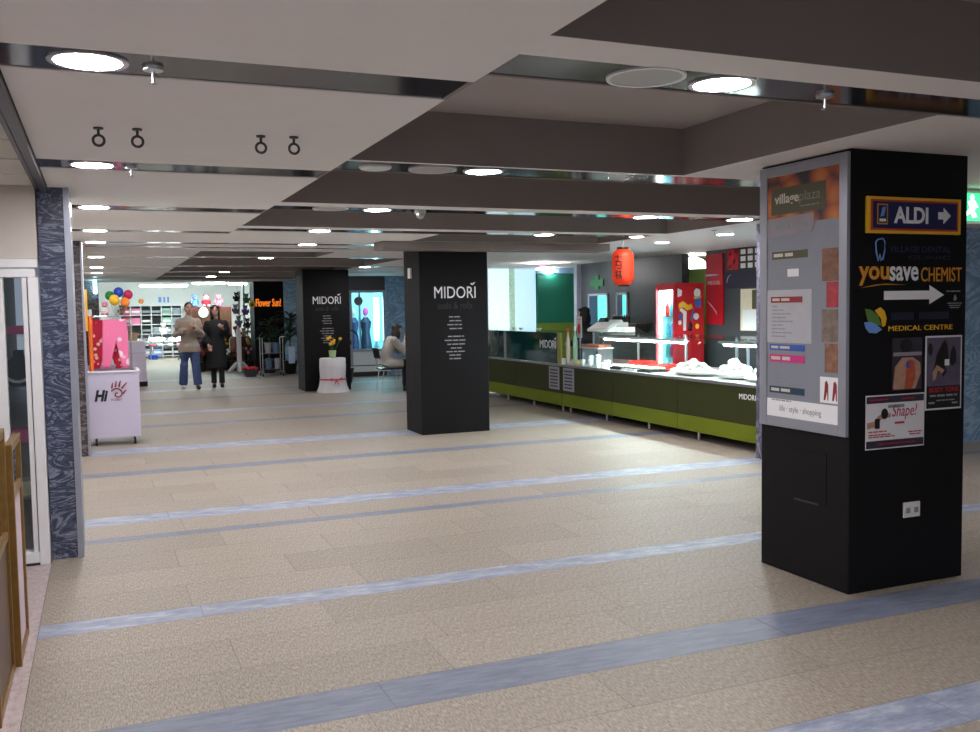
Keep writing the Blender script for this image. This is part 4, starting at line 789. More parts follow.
plush('soft_toy', 'pale plush dog perched left of the yellow balloon', .075, 12.72, 1.585, .62, 'fur_white', 'fur_pink'); plush('soft_toy', 'brown plush monkey peeking over the pyjama rail', .27, 12.80, 1.585, .45, 'fur_brown', 'fur_brown')
# second, plain cart farther back
t = thing('white_counter', 'plain lilac-white counter box behind the lettered cart', 'counter', (.6,22,0)); part('box', G().box(.30,.92,21.7,22.5,.12,.98), M['cart_lilac'], t); part('top', G().box(.28,.94,21.68,22.52,.98,1.01), M['white_paint'], t); part('plinth', G().box(.36,.94,21.8,22.5,0,.12), M['rubber'], t); part('groove', G().box(.30,.921,21.695,21.70,.74,.75), M['grey_print'], t)
D('basket', (.42,.30,.18), .9, var=.4, scale=60)
solo('woven_basket', G().lathe([(.14,0),(.18,.16),(.17,.17),(.13,.03)], (.62,22,1.0105), 16, True, False), M['basket'], 'brown woven basket on the plain counter box', 'basket', smooth=True)
plush('soft_toy', 'brown plush bear sitting in the woven basket', .62, 22, 1.03, 1.0, 'fur_brown', 'fur_brown')
struct('wall_end_left', G().box(-.36,.02,24.5,25.0,0,H), M['marble_brown'])
t = thing('wall_lamp', 'tall thin white lamp on the pinkish end pillar', 'lamp', (-.05,24.45,2.1)); part('bracket', G().box(-.07,-.03,24.45,24.5,2.12,2.4), M['steel'], t); part('tube', G().tube([(-.05,24.42,2.10),(-.05,24.42,2.41)], .035, 10), M['cyan_tube'], t)
D('amber', (.75,.42,.06), .4, emit=.6, ecol=(1,.5,.08)); solo('amber_panel', G().box(-.34,-.24,24.45,24.49,1.2,2.2), M['amber'], 'amber glowing upright panel on the pinkish end pillar', 'sign')
# ================================================================ WALKING PEOPLE
D('skin_tone', (.42,.24,.17), .55); D('skin_fair', (.62,.42,.33), .55); D('hair_dark', (.015,.012,.012), .5, stretch=(6,6,1), var=.5); D('tan_jacket', (.30,.25,.205), .8, var=.15, scale=9); D('jeans', (.05,.08,.19), .85, var=.25, scale=30); D('black_coat', (.008,.008,.010), .8, var=.3); D('shoe_dark', (.02,.02,.022), .5); D('shoe_light', (.45,.42,.38), .6); D('lip', (.30,.10,.09), .5); D('shirt', (.45,.42,.40), .8); D('grey_coat', (.36,.34,.32), .85, var=.12, scale=10); D('black_top', (.012,.012,.014), .85)
def fuse(name, g, m, parent, voxel=.008, it=6, minz=None):
    """overlapping lofts -> one continuous smooth surface"""
    me = bpy.data.meshes.new(name); v = [(p[0], p[1], max(p[2], minz)) if minz is not None else p for p in g.v]; me.from_pydata(v, [], g.f); me.update(); bm_fix(me)
    ob = bpy.data.objects.new(name, me); COL.objects.link(ob); r = ob.modifiers.new('remesh', 'REMESH'); r.mode = 'VOXEL'; r.voxel_size = voxel
    sm = ob.modifiers.new('smooth', 'SMOOTH'); sm.factor = .5; sm.iterations = it
    out = bpy.data.meshes.new_from_object(ob.evaluated_get(bpy.context.evaluated_depsgraph_get())); bpy.data.objects.remove(ob); bpy.data.meshes.remove(me); out.name = name
    return meshobj(name, out, m, parent, 'all')
def loft(g, secs, n=20):
    """secs: (centre, half width along x, half depth); sections stand square to the line of centres"""
    cs = [Vector(s[0]) for s in secs]; vs = []; fs = []
    for i, (c, rx, ry) in enumerate(secs):
        t = (cs[min(i+1, len(cs)-1)]-cs[max(i-1, 0)]).normalized(); d = t.cross(Vector((1,0,0))).normalized()
        for k in range(n): q = 2*math.pi*k/n; vs.append(cs[i]+Vector((1,0,0))*rx*math.cos(q)+d*ry*math.sin(q))
    for i in range(len(secs)-1):
        for k in range(n): k2 = (k+1) % n; fs.append((i*n+k, i*n+k2, (i+1)*n+k2, (i+1)*n+k))
    fs += [tuple(range(n))[::-1], tuple(range((len(secs)-1)*n, len(secs)*n))]
    return g.add(vs, fs)
def person(label, loc, rotz, s, J, tone, hair, outfit, long_hair=False, tilt=(0,0,0)):
    """J: joints in units of body height, front is -y"""
    t = thing('person', label, 'person', loc, rotz); V = {k: Vector(v)*s for k, v in J.items()}
    hd = V['neck']+Vector((0,-.008,.088))*s+Vector(tilt)*s; V['head'] = hd
    def spine(a, b, u): return V[a].lerp(V[b], u)
    up_ = (V['chest']-V['waist']).normalized()
    def torso(g, o, low=None):
        if low is None: low = [(V['pelvis']-up_*.05*s, .080+o, .060+o)]
        loft(g, [(c, a*s, b*s) for c, a, b in low] + [(c, (a+o)*s, (b+o)*s) for c, a, b in ((V['pelvis'],.092,.064), (V['waist'],.078,.056), (spine('waist','chest',.6),.088,.062), (V['chest'],.100,.064), (spine('chest','neck',.45),.098,.054), (spine('chest','neck',.66),.076,.044), (spine('chest','neck',.86),.038,.036))])
    def arm(g, q, o, end=1.0, cuff=0):
        e = V['elbow_'+q]; w_ = e.lerp(V['wrist_'+q], end)
        g.tube([V['shoulder_'+q]+Vector((-V['shoulder_'+q].x*.35,0,.004*s)), V['shoulder_'+q], V['shoulder_'+q].lerp(e,.5), e, e.lerp(w_,.5), w_], [(r+o)*s for r in (.030,.033,.029,.026,.023,.017+cuff)], 14); g.ell(e, (.027+o)*s, 12, 8); g.ell(V['shoulder_'+q], (.033+o)*s, 12, 8)
    def leg(g, q, o, end=1.0, flare=0):
        k = V['knee_'+q]; a = k.lerp(V['ankle_'+q], end)
        g.tube([V['hip_'+q], V['hip_'+q].lerp(k,.5), k, k.lerp(a,.4), a], [(r+o)*s for r in (.050,.045,.036,.036,.022+flare)], 14); g.ell(k, (.036+o)*s, 12, 8); g.ell(V['hip_'+q], (.050+o)*s, 12, 8)
    g = G(); torso(g, -.012)
    g.tube([spine('chest','neck',.5), V['neck'], hd+Vector((0,.012,-.03))*s], [.036*s,.031*s,.034*s], 14)
    g.ell(hd, (.044*s,.054*s,.064*s), 20, 14); g.ell(hd+Vector((0,-.016,-.034))*s, (.034*s,.036*s,.034*s), 16, 10); g.ell(hd+Vector((0,-.055,-.010))*s, (.0075*s,.013*s,.015*s), 10, 8); g.ell(hd+Vector((0,-.045,.014))*s, (.030*s,.010*s,.007*s), 12, 6)
    for q in (-1, 1): g.ell(hd+Vector((q*.045,.004,-.004))*s, (.007*s,.013*s,.019*s), 10, 8); g.ell(hd+Vector((q*.022,-.040,-.014))*s, (.014*s,.010*s,.012*s), 10, 6)
    for q in ('l', 'r'):
        arm(g, q, -.006); leg(g, q, -.010)
        w_ = V['wrist_'+q]; d = (w_-V['elbow_'+q]).normalized(); sd = d.cross(Vector((0,-1,.3))).normalized(); n = sd.cross(d).normalized(); sg = 1 if q == 'l' else -1
        loft_p = [w_-d*.01*s, w_+d*.02*s, w_+d*.052*s]; g.tube(loft_p, [.015*s,.020*s,.019*s], 12)
        for k, L in enumerate((.036,.044,.042,.032)):
            b = w_+d*.046*s+sd*(k-1.5)*.0115*s; m_ = b+d*L*.55*s; e = m_+(d*.75-n*.55).normalized()*L*.55*s; g.tube([b, m_, e], [.0066*s,.0062*s,.005*s], 8)
        b = w_+d*.012*s-sd*sg*.014*s; m_ = b+(d*.6-sd*sg*.8).normalized()*.022*s; g.tube([b, m_, m_+(d*.9-sd*sg*.3).normalized()*.020*s], [.0085*s,.007*s,.0055*s], 8)
        f = V['ankle_'+q]; g.tube([f, f+Vector((0,-.01,-.02))*s], .018*s, 10)
    fuse('body', g, M[tone], t, .0042*s, 4)
    for q in (-1, 1): part('eye', G().ell(hd+Vector((q*.0185,-.0485,.004))*s, (.0075*s,.005*s,.0045*s), 10, 6), M['black_print'], t, local=True); part('eyebrow', G().ell(hd+Vector((q*.0195,-.052,.017))*s, (.011*s,.004*s,.0028*s), 10, 6), M[hair], t, local=True)
    part('mouth', G().ell(hd+Vector((0,-.0505,-.036))*s, (.014*s,.004*s,.0035*s), 10, 6), M['lip'], t, local=True)
    h = G(); h.ell(hd+Vector((0,.012,.020))*s, (.050*s,.055*s,.052*s), 18, 12); h.ell(hd+Vector((0,.028,-.012))*s, (.046*s,.036*s,.048*s), 16, 10)
    if long_hair:
        h.ell(hd+Vector((0,.040,-.06))*s, (.056*s,.032*s,.075*s), 16, 10)
        for q in (-1, 1): h.ell(hd+Vector((q*.045,.004,-.045))*s, (.015*s,.032*s,.075*s), 12, 10); h.ell(hd+Vector((q*.03,-.028,.036))*s, (.028*s,.022*s,.016*s), 12, 8)
    fuse('hair', h, M[hair], t, .006*s, 4)
    for name, m, kind, o in outfit:
        g = G(); mz = None
        if kind == 'jacket':
            torso(g, .012, [(V['pelvis']+Vector((0,0,-.10))*s, .128, .090), (V['pelvis']+Vector((0,0,-.03))*s, .122, .088)]); arm(g, 'l', o, .92, .006); arm(g, 'r', o, .92, .006)
        elif kind == 'coat':
            torso(g, .010, [(V['pelvis']+Vector((0,-.004,-.29))*s, .118, .090), (V['pelvis']+Vector((0,0,-.16))*s, .112, .085), (V['pelvis']+Vector((0,0,-.04))*s, .106, .078)]); arm(g, 'l', o, .92, .004); arm(g, 'r', o, .92, .004)
        elif kind == 'sitting_coat':
            torso(g, .014, [(V['pelvis']-up_*.05*s, .115, .085)]); arm(g, 'l', o, .92, .006); arm(g, 'r', o, .92, .006)
            for q in ('l','r'): g.tube([V['hip_'+q], V['hip_'+q].lerp(V['knee_'+q],.72)], [.068*s,.060*s], 14); g.ell(V['hip_'+q], .068*s, 12, 8)
            mz = .467
        elif kind == 'trousers':
            loft(g, [(V['pelvis']-up_*.05*s, .088*s, .066*s), (V['pelvis']+up_*.03*s, .092*s, .066*s)])
            for q in ('l','r'): leg(g, q, o, 1.0, .014)
            mz = .03
        elif kind in ('shoe_l', 'shoe_r'):
            f = V['ankle_'+kind[-1]]; zb = max(0, f.z-.052*s); g.ell((f.x, f.y-.032*s, zb+.022*s), (.025*s,.068*s,.026*s), 14, 8); g.ell((f.x, f.y+.004*s, zb+.03*s), (.023*s,.03*s,.03*s), 12, 8); mz = zb+.002
        elif kind == 'collar':
            g.tube([V['neck']+Vector((0,.004,-.026))*s, V['neck']+Vector((0,-.002,.010))*s], [.042*s,.038*s], 16)
        fuse(name, g, M[m], t, .0065*s, 5, mz)
    return t
base = dict(pelvis=(0,0,.53), waist=(0,0,.61), chest=(0,0,.73), neck=(0,0,.845), shoulder_l=(-.098,.005,.775), shoulder_r=(.098,.005,.775), hip_l=(-.05,0,.50), hip_r=(.05,0,.50))
J = dict(base, elbow_l=(-.145,.01,.63), wrist_l=(-.055,-.10,.68), elbow_r=(.145,.01,.63), wrist_r=(.05,-.11,.71), knee_l=(-.065,-.01,.28), ankle_l=(-.075,.03,.058), knee_r=(.06,-.05,.285), ankle_r=(.075,-.07,.055))
SH = [('shoe','shoe_dark','shoe_l',0), ('shoe','shoe_dark','shoe_r',0)]
man = person('man in tan jacket and blue jeans walking towards the camera', (1.72,20.4,0), .05, 1.82, J, 'skin_tone', 'hair_dark', [('jeans','jeans','trousers',.012), ('jacket','tan_jacket','jacket',.013), ('shirt_collar','shirt','collar',0), ('shoe','shoe_light','shoe_l',0), ('shoe','shoe_dark','shoe_r',0)], tilt=(.010,0,0))
J = dict(base, elbow_l=(-.135,.01,.63), wrist_l=(-.10,-.07,.52), elbow_r=(.14,.015,.62), wrist_r=(.065,-.10,.715), knee_l=(-.045,-.01,.28), ankle_l=(-.045,.0,.055), knee_r=(.045,-.03,.285), ankle_r=(.045,-.045,.055))
woman = person('woman in long black coat walking beside the man', (2.30,20.6,0), -.05, 1.76, J, 'skin_tone', 'hair_dark', [('trousers','black_top','trousers',-.002), ('coat','black_coat','coat',.010)]+SH, True, (-.010,0,0))
t = thing('shoulder_bag', 'dark shoulder bag on the arm of the woman in black', 'bag', (2.62,20.62,.75)); part('pouch', G().box(2.57,2.68,20.50,20.74,.78,1.08), M['brown_wood'], t, bevel=.03); part('strap', G().tube([(2.62,20.52,1.07),(2.56,20.58,1.35),(2.50,20.61,1.43),(2.56,20.66,1.35),(2.62,20.72,1.07)], .012), M['brown_wood'], t)
# seated woman (faces +X), chair and table
t = thing('cafe_chair', 'black cafe chair with steel legs under the seated woman', 'chair', (5.2,17.6,0))
part('seat', G().box(5.0,5.42,17.4,17.8,.44,.465), M['tray_black'], t, bevel=.01); part('backrest', G().prism([(4.96,.66),(4.985,.66),(4.95,.86),(4.925,.86)],'y',17.41,17.79), M['tray_black'], t, bevel=.008)
for y in (17.43,17.77):
    part('leg', G().tube([(5.38,y,.44),(5.43,y,0)], .011), M['steel'], t); part('leg', G().tube([(5.06,y,.44),(4.98,y,0)], .011), M['steel'], t); part('back_post', G().tube([(5.03,y,.45),(4.945,y,.86)], .011), M['steel'], t)
J = dict(pelvis=(0,.05,.345), waist=(0,.055,.425), chest=(0,.01,.545), neck=(0,-.045,.655), shoulder_l=(-.105,-.012,.605), shoulder_r=(.105,-.012,.605), hip_l=(-.05,.03,.338), hip_r=(.05,.03,.338), knee_l=(-.055,-.19,.335), knee_r=(.06,-.19,.335), ankle_l=(-.05,-.15,.055), ankle_r=(.06,-.20,.055), elbow_l=(-.12,-.14,.465), wrist_l=(-.05,-.17,.60), elbow_r=(.12,-.14,.465), wrist_r=(.03,-.25,.468))
person('woman in grey coat with long black hair sitting at a table', (5.25,17.6,0), math.pi/2, 1.66, J, 'skin_fair', 'hair_dark', [('trousers','black_top','trousers',.004), ('coat','grey_coat','sitting_coat',.014)]+SH, True, (0,-.03,-.015))
t = thing('cafe_table', 'dark cafe table in front of the seated woman', 'table', (5.95,17.6,0)); part('top', G().box(5.58,6.32,17.25,17.95,.70,.725), M['brown_wood'], t, bevel=.005); part('pedestal', G().tube([(5.95,17.6,.02),(5.95,17.6,.70)], .035, 12), M['steel'], t, smooth=True); part('foot', G().lathe([(.24,0),(.22,.02)], (5.95,17.6,0), 20), M['steel'], t)
J = dict(base, elbow_l=(-.14,.0,.62), wrist_l=(-.10,-.12,.62), elbow_r=(.14,.0,.62), wrist_r=(.10,-.12,.62), knee_l=(-.06,0,.28), ankle_l=(-.06,.02,.055), knee_r=(.06,0,.28), ankle_r=(.06,.02,.055))
person('shop assistant with black hair and black top behind the counter', (7.48,13.78,0), math.radians(-150), 1.60, J, 'skin_fair', 'hair_dark', [('trousers','black_top','trousers',.008), ('top','black_top','jacket',.008)]+SH, True)
# ================================================================ TABLE WITH FLOWERS BY THE FAR COLUMN
D('cloth_white', (.66,.66,.70), .85, var=.06); D('petal_yellow', (.85,.50,.02), .6); D('pot_green', (.40,.55,.28), .5); D('leaf_dark', (.022,.065,.035), .5, var=.4, scale=30); D('leaf_mid', (.05,.14,.04), .5, var=.4, scale=30); D('ribbon', (.55,.08,.14), .5)
cx, cy = 4.21, 18.1
t = thing('draped_table', 'small round table under a white cloth with red ribbon bow', 'table', (cx,cy,0))
part('pedestal', G().tube([(cx,cy,0),(cx,cy,.66)], .04, 10), M['steel'], t); part('table_top', G().lathe([(.24,.655),(.24,.668)], (cx,cy,0), 24), M['brown_wood'], t)
n = 48; vs = []; fs = []
for i, (r, z) in enumerate(((.001,.675), (.24,.675), (.255,.66), (.26,.5), (.245,.27), (.27,.12), (.31,.006))):
    for k in range(n):
        a = 2*math.pi*k/n; w_ = 1+(.0 if i < 2 else .05*i/6*math.sin(8*a+i*.3)+.03*i/6*math.sin(13*a)); vs.append((cx+r*w_*math.cos(a), cy+r*w_*math.sin(a), z))
for i in range(6):
    for k in range(n): fs.append((i*n+k, i*n+(k+1)%n, (i+1)*n+(k+1)%n, (i+1)*n+k))
part('cloth', G().add(vs, fs), M['cloth_white'], t, smooth='all')
rb = part('ribbon', ring(G(), cx, cy, .255, .264, .245, .275, 40), M['ribbon'], t)
part('bow', G().prism([(cx-.12,.30),(cx-.02,.265),(cx+.02,.265),(cx+.12,.31),(cx+.11,.25),(cx+.02,.25),(cx+.05,.15),(cx,.23),(cx-.05,.15),(cx-.02,.25),(cx-.11,.24)],'y',cy-.30,cy-.285), M['ribbon'], rb)
t = thing('flower_pot', 'pale green pot of yellow flowers on the white draped table', 'flowers', (cx,cy,.676))
part('pot', G().lathe([(.06,.676),(.075,.82)], (cx,cy,0), 14), M['pot_green'], t, smooth=True)
r = random.Random(4); st = G()
for k in range(11):
    a = r.uniform(0,6.28); q = r.uniform(.03,.2); x, y, z = cx+q*math.cos(a), cy+q*math.sin(a)*.7, .92+r.uniform(0,.16); st.tube([(cx,cy,.80),((cx+x)/2,(cy+y)/2,.88),(x,y,z)], .004, 4)
    part('blossom', G().ell((x,y,z), (.032,.03,.03), 8, 6), M['petal_yellow'], t, smooth=True)
tag(part('stems', st, M['leaf_mid'], t), kind='stuff')
def leafmesh(name, L, W, m, droop=.35, n=6):
    vs = []; fs = []
    for i in range(n+1):
        u = i/n; w_ = W*math.sin(math.pi*min(1, u*.92+.06)); x = L*u*(1-.15*u); z = L*(.55*u-droop*2.2*u*u); vs += [(x,-w_,z), (x,0,z-.15*w_), (x,w_,z)]
    for i in range(n): a = 3*i; fs += [(a,a+1,a+4,a+3), (a+1,a+2,a+5,a+4)]
    me = bpy.data.meshes.new(name); me.from_pydata(vs, [], fs); me.update(); me.materials.append(m)
    for p in me.polygons: p.use_smooth = True
    return me
fr1 = leafmesh('frond', 1.0, .085, M['leaf_dark']); fr2 = leafmesh('frond', 1.0, .09, M['leaf_mid'], .25)
def palm(x, y, hh, nfr, L, label, me, seed):
    t = thing('potted_palm', label, 'plant', (x,y,0), 0, 'palms by the flower shop'); r = random.Random(seed)
    part('pot', G().lathe([(.14,0),(.19,.30),(.2,.34),(.17,.34)], (x,y,0), 16), M['tray_black'], t, smooth=True); part('trunk', G().tube([(x,y,.3),(x+.02,y,hh)], [.022,.012], 8), M['brown_wood'], t)
    for k in range(nfr):
        o = bpy.data.objects.new('frond', me); COL.objects.link(o); o.parent = t; o.location = (.02, 0, hh*r.uniform(.55,1.0)); s_ = L*r.uniform(.7,1.1); o.scale = (s_,s_,s_); o.rotation_euler = (r.uniform(-.3,.3), r.uniform(-.7,.15), k*2.4+r.uniform(-.3,.3))
palm(4.5,24.1,1.5,64,.50,'large dark palm left of the far MIDORI column',fr1,1); palm(4.08,24.75,1.35,60,.46,'dark palm in front of the orange lettered column',fr1,2); palm(4.72,23.2,.7,26,.4,'leafy green palm close behind the far MIDORI column',fr2,3)
palm(4.95,20.1,1.25,20,.42,'slim potted plant right of the far MIDORI column',fr1,5); palm(5.75,16.95,.55,12,.45,'leafy plant beside the seated woman, near the marble wall',fr2,6)
palm(8.2,14.55,1.25,12,.30,'small potted plant left of the sauce bottles',fr2,7); palm(8.2,13.3,1.2,12,.3,'small potted plant right of the sauce bottles, by the fridge',fr2,8)
# flower trolley
t = thing('flower_trolley', 'dark metal flower trolley on castors by the palms', 'trolley', (3.95,23.5,0))
for z in (.16,.55): part('shelf', G().box(3.68,4.20,23.35,23.75,z,z+.02), M['dark_metal'], t)
for x in (3.69,4.19):
    for y in (23.36,23.74): part('post', G().tube([(x,y,.08),(x,y,.95)], .012), M['steel'], t); part('castor', G().tube([(x-.012,y,.04),(x+.012,y,.04)], .04, 12), M['rubber'], t)
part('handle', G().tube([(4.19,23.36,.95),(4.28,23.5,.98),(4.19,23.74,.95)], .012), M['steel'], t)
D('bucket_blue', (.10,.16,.28), .4); D('bucket_grey', (.30,.31,.35), .4)
for k, (x, y, z, m) in enumerate(((3.85,23.5,.571,'bucket_grey'), (4.05,23.55,.571,'bucket_blue'), (3.88,23.6,.181,'bucket_blue'), (4.08,23.5,.181,'bucket_grey'))):
    solo('flower_bucket', G().lathe([(.07,0),(.09,.26),(.082,.26),(.065,.02)], (x,y,z), 14, True, False), M[m], f'{("grey","blue","blue","grey")[k]} bucket on the {("upper","upper","lower","lower")[k]} shelf of the flower trolley', 'bucket', smooth=True)
t = thing('red_flower_tray', 'low tray of red flowers on the floor beside the trolley', 'flowers', (3.44,23.6,0)); part('tray', G().prism([(3.26,.05),(3.58,.05),(3.60,.16),(3.24,.16)],'y',23.45,23.8), M['dark_metal'], t); part('foot', G().box(3.30,3.55,23.5,23.75,0,.05), M['dark_metal'], t)
r = random.Random(8); D('petal_red', (.60,.03,.06), .6)
for k in range(12): part('blossom', G().ell((3.29+.085*(k%4)+r.uniform(-.02,.02),23.5+.11*(k//4),.19+r.uniform(0,.03)), (.05,.05,.04), 8, 5), M['petal_red'], t, smooth=True)
solo('paper_bag', G().prism([(4.36,0.30),(4.50,.30),(4.52,.72),(4.34,.72)],'y',23.45,23.55), D('bag_blue', (.45,.60,.80), .6), 'pale blue wrapping paper bag hanging at the trolley end', 'bag')
# toy stand: white post with splayed foot
t = thing('toy_stand', 'white post stand with splayed foot carrying toys and flowers', 'stand', (3.41,25.4,0))
part('post', G().box(3.35,3.46,25.35,25.46,.18,1.15), M['white_paint'], t)
for a in range(4): q = a*math.pi/2; part('foot', G().tube([(3.405+.06*math.cos(q),25.405+.06*math.sin(q),.26),(3.405+.27*math.cos(q),25.405+.27*math.sin(q),.02)], [.06,.05], 4), M['white_paint'], t)
part('pole', G().tube([(3.405,25.405,1.15),(3.45,25.405,2.15)], .03), M['steel'], t)
D('petal_purple', (.22,.05,.30), .6); D('toy_grey', (.22,.20,.26), .9); D('toy_dark', (.03,.025,.035), .9)
for k, (x, z, m, s_) in enumerate(((3.36,1.98,'toy_dark',.85), (3.62,1.93,'leaf_mid',.9), (3.33,1.65,'toy_grey',.9), (3.58,1.62,'petal_purple',.9), (3.40,1.33,'toy_grey',.95), (3.63,1.28,'toy_dark',.9), (3.52,1.05,'fur_brown',.8))):
    plush('hanging_toy', f'{("black","green","grey","purple","light grey","dark","brown")[k]} soft toy on the white post stand, {("top left","top right","middle left","middle right","lower left","lower right","lowest")[k]}', x, 25.3, z-.1, s_, m, m, 'toys on the post stand')
t = thing('sunflower', 'yellow sunflower sticking out from the toy stand', 'flower', (3.74,25.1,1.7)); part('petals', G().prism(oval(3.74,1.79,.09,.09,12),'y',25.09,25.11), M['petal_yellow'], t); part('centre', G().prism(oval(3.74,1.79,.04,.04,12),'y',25.07,25.09), M['brown_wood'], t); part('stem', G().tube([(3.74,25.11,1.78),(3.72,25.42,1.60),(3.46,25.42,1.5)], .008), M['leaf_mid'], t)
# flower buckets of the flower shop, two stepped rows
cols = [('petal_red','red'), ('petal_yellow','yellow'), ('fur_pink','pink'), ('petal_purple','purple'), ('cup_white','white'), ('b_orange','orange')]
t = thing('flower_stand', 'stepped dark stand full of flower buckets at the flower shop', 'stand', (3.2,27.2,0)); part('step', G().box(2.45,4.0,26.7,27.1,0,.25), M['brown_wood'], t); part('step', G().box(2.45,4.0,27.1,27.5,0,.60), M['brown_wood'], t); part('back_board', G().box(2.45,4.0,27.5,27.55,0,.9), M['brown_wood'], t)
for row, (y, z) in enumerate(((26.45,.0), (26.9,.2505), (27.3,.6005))):
    for k in range(5):
        x = 2.55+k*.31+row*.06; mm, cn = cols[(k*2+row*3) % 6]; r = random.Random(row*10+k)
        t = thing('bouquet_bucket', f'dark bucket of {cn} flowers, {ORD[k]} from left in the {("front","middle","back")[row]} row', 'flowers', (x,y,z), 0, 'flower buckets of the flower shop')
        part('bucket', G().lathe([(.09,0),(.12,.26)], (x,y,z), 12), M['tray_black'], t, smooth=True); sm = G()
        for j in range(8):
            a = r.uniform(0,6.28); q = r.uniform(0,.11); bx_, by_, bz = x+q*math.cos(a), y+q*math.sin(a), z+.40+r.uniform(0,.22); sm.tube([(x,y,z+.2),(bx_,by_,bz)], .006, 4)
            part('blossom', G().ell((bx_,by_,bz), (.042,.042,.04), 8, 5), M[mm if j % 4 else 'leaf_mid'], t, smooth=True)
        tag(part('stems', sm, M['leaf_mid'], t), kind='stuff')
# three dolls on a dark red shelf
t = thing('doll_shelf', 'dark red display cupboard carrying three seated dolls', 'cupboard', (3.3,31.2,0)); D('maroon_wood', (.16,.03,.03), .5); part('carcass', G().box(2.75,3.95,31.0,31.5,0,1.78), M['maroon_wood'], t); part('door', G().box(2.78,3.34,30.98,31.0,.1,1.70), M['brown_wood'], t); part('door', G().box(3.36,3.92,30.98,31.0,.1,1.70), M['brown_wood'], t)
for k, (x, a, b) in enumerate(((2.85,'fur_blue','fur_blue'), (3.20,'fur_red','fur_white'), (3.58,'fur_pink','fur_pink'))): plush('rag_doll', ('blue','red and white','pink')[k]+' plush doll sitting on the dark red cupboard', x, 31.2, 1.785, 1.35, a, b, 'dolls on the cupboard')
t = thing('wall_clock', 'round pale clock face on the front of the dark red cupboard', 'clock', (3.08,30.95,1.5)); part('rim', G().torus((3.08,30.96,1.60), .15, .015, 'y'), M['steel'], t); part('face', G().prism(oval(3.08,1.60,.15,.15,24),'y',30.95,30.975), D('clock_face', (.55,.85,.85), .4), t); part('hand', G().box(3.075,3.085,30.94,30.948,1.60,1.71), M['black_print'], t); part('hand', G().box(3.08,3.15,30.94,30.948,1.595,1.605), M['black_print'], t)
# bright shop: cube shelves with folded goods, glass table, lamps
D('fluoro', (1,1,1), .4, emit=65, ecol=(.84,1,.97), var=0)
t = thing('cube_shelf', 'white cube shelf unit along the back of the bright shop', 'shelf', (1.76,36.1,0))
xs = [.72+.347*k for k in range(7)]; zs = [.06,.46,.86,1.20,1.54,1.88]
for x in xs: part('upright', G().box(x-.015,x+.015,35.85,36.35,0,1.90), M['white_paint'], t)
for z in zs:
    for a, b in zip(xs[:-1], xs[1:]): part('shelf_board', G().box(a+.016,b-.016,35.85,36.35,z-.012,z+.012), M['white_paint'], t)
part('back_panel', G().box(.735,2.79,36.351,36.365,.02,1.88), D('shelf_back', (.35,.42,.45), .6), t)
D('fold_pink', (.80,.25,.42), .8); D('fold_red', (.60,.06,.12), .8); D('fold_white', (.85,.85,.85), .8); D('fold_black', (.02,.02,.02), .8); D('fold_blue', (.25,.40,.75), .8); D('fold_green', (.35,.6,.45), .8)
pal = ['fold_red','fold_pink','fold_black','fold_black','fold_green','fold_grey']; D('fold_grey', (.32,.38,.42), .8); r = random.Random(12)
for i in range(6):
    for j in range(5):
        m = pal[i] if j >= 3 else r.choice(['fold_grey','fold_blue','fold_white','fold_black','fold_grey']); m2 = r.choice(['fold_white','fold_grey',m])
        x = xs[i]+.035; z = zs[j]+.0125
        t = thing('folded_stack', f'{m[5:]} folded clothes in cube {ORD[i]} from left, {ORD[4-j]} from top', 'clothes', (x+.14,36.0,z), 0, 'folded clothes in the cube shelf')
        for k in range(3): part('fold', G().box(x,x+.277,35.88,36.25,z+k*.08,z+k*.08+.074), M[m if k != 1 else m2], t, bevel=.01)
t = thing('glass_table', 'long glass display table in the bright shop', 'table', (2.2,34.6,0)); part('top', G().box(1.6,2.85,34.3,34.9,.86,.88), M['case_glass'], t); part('shelf', G().box(1.62,2.83,34.32,34.88,.42,.44), M['case_glass'], t)
for x in (1.62,2.83):
    for y in (34.32,34.88): part('leg', G().box(x-.015,x+.015,y-.015,y+.015,0,.86), M['steel'], t)
plush('soft_toy', 'white round plush bear on the glass display table', 2.08, 34.6, .881, 1.35, 'fur_white', 'fur_white')
for k, x in enumerate((1.85,2.5)): t = thing('table_lamp', ('left','right')[k]+' glowing oval lamp under the glass display table top', 'lamp', (x,34.5,.44)); part('shade', G().ell((x,34.5,.70), (.28,.12,.07), 16, 8), M['lamp_shade'], t, smooth=True); part('stem', G().tube([(x,34.5,.442),(x,34.5,.64)], .015), M['steel'], t)
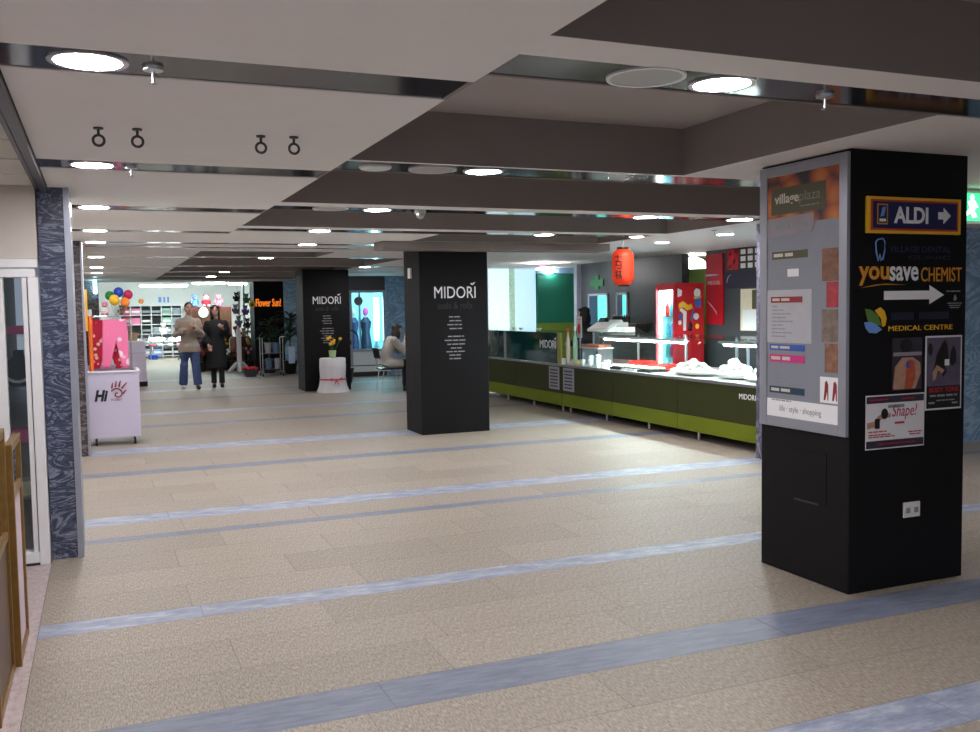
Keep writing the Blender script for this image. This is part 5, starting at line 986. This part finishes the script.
for k, (x, m, n_) in enumerate(((1.70,'fold_red','red'), (1.98,'fold_white','white'), (2.3,'fold_white','cream'), (2.6,'fold_pink','pink'))): solo('slipper', G().ell((x,34.76,.49), (.10,.12,.048), 12, 6), M[m], n_+' slipper on the lower shelf of the glass table', 'shoe', smooth=True)
solo('storage_box', G().box(1.55,1.85,34.4,34.8,.003,.16), M['b_blue'], 'bright blue box on the floor under the glass table', 'box', bevel=.01)
t = thing('folding_stool', 'small dark folding stool before the glass display table', 'stool', (2.62,33.6,0)); part('seat', G().box(2.45,2.8,33.5,33.75,.42,.45), M['tray_black'], t)
for y in (33.52,33.73): part('leg', G().tube([(2.45,y,0),(2.78,y,.42)], .012), M['dark_metal'], t); part('leg', G().tube([(2.80,y,0),(2.47,y,.42)], .012), M['dark_metal'], t)
for k, (x0, x1, y, z) in enumerate(((1.3,2.85,33.5,2.50), (2.70,3.70,30.2,2.48), (3.78,4.35,30.2,2.46), (.2,1.2,30.0,2.7))):
    t = thing('batten_light', ('long left','middle','short right','far left, half hidden')[k]+' fluorescent batten light of the bright shop', 'light', ((x0+x1)/2,y,z), 0, 'batten lights of the bright shop')
    part('housing', G().box(x0,x1,y-.12,y+.12,z+.05,z+.09), M['white_paint'], t); part('diffuser', G().box(x0+.02,x1-.02,y-.10,y+.10,z,z+.05), M['fluoro'], t); part('rod', G().tube([((x0+x1)/2,y,z+.09),((x0+x1)/2,y,3.05)], .01), M['steel'], t)
for k, (x, z, m) in enumerate(((.9,2.2,'fur_brown'), (1.45,2.05,'b_orange'))): solo('wall_ornament', G().ell((x,36.36,z), (.09,.04,.09), 12, 8), M[m], ('brown','orange')[k]+' round ornament on the white shop wall', 'ornament', smooth=True)
for k, (x, w_) in enumerate(((2.05,.10),(2.22,.06),(2.36,.06))): solo('wall_card', G().box(x,x+w_,36.38,36.398,2.0,2.2), M['sky_print'], f'small pale blue card on the white shop wall, {ORD[k]} from left', 'card')
gw = struct('window_4', G().box(4.05,4.10,29.0,29.1,0,2.6).box(4.82,4.9,29.0,29.1,0,2.6).box(4.10,4.82,29.0,29.1,2.5,2.6), M['aluminium']); part('pane', G().box(4.10,4.82,29.04,29.05,0,2.5), M['case_glass'], gw)
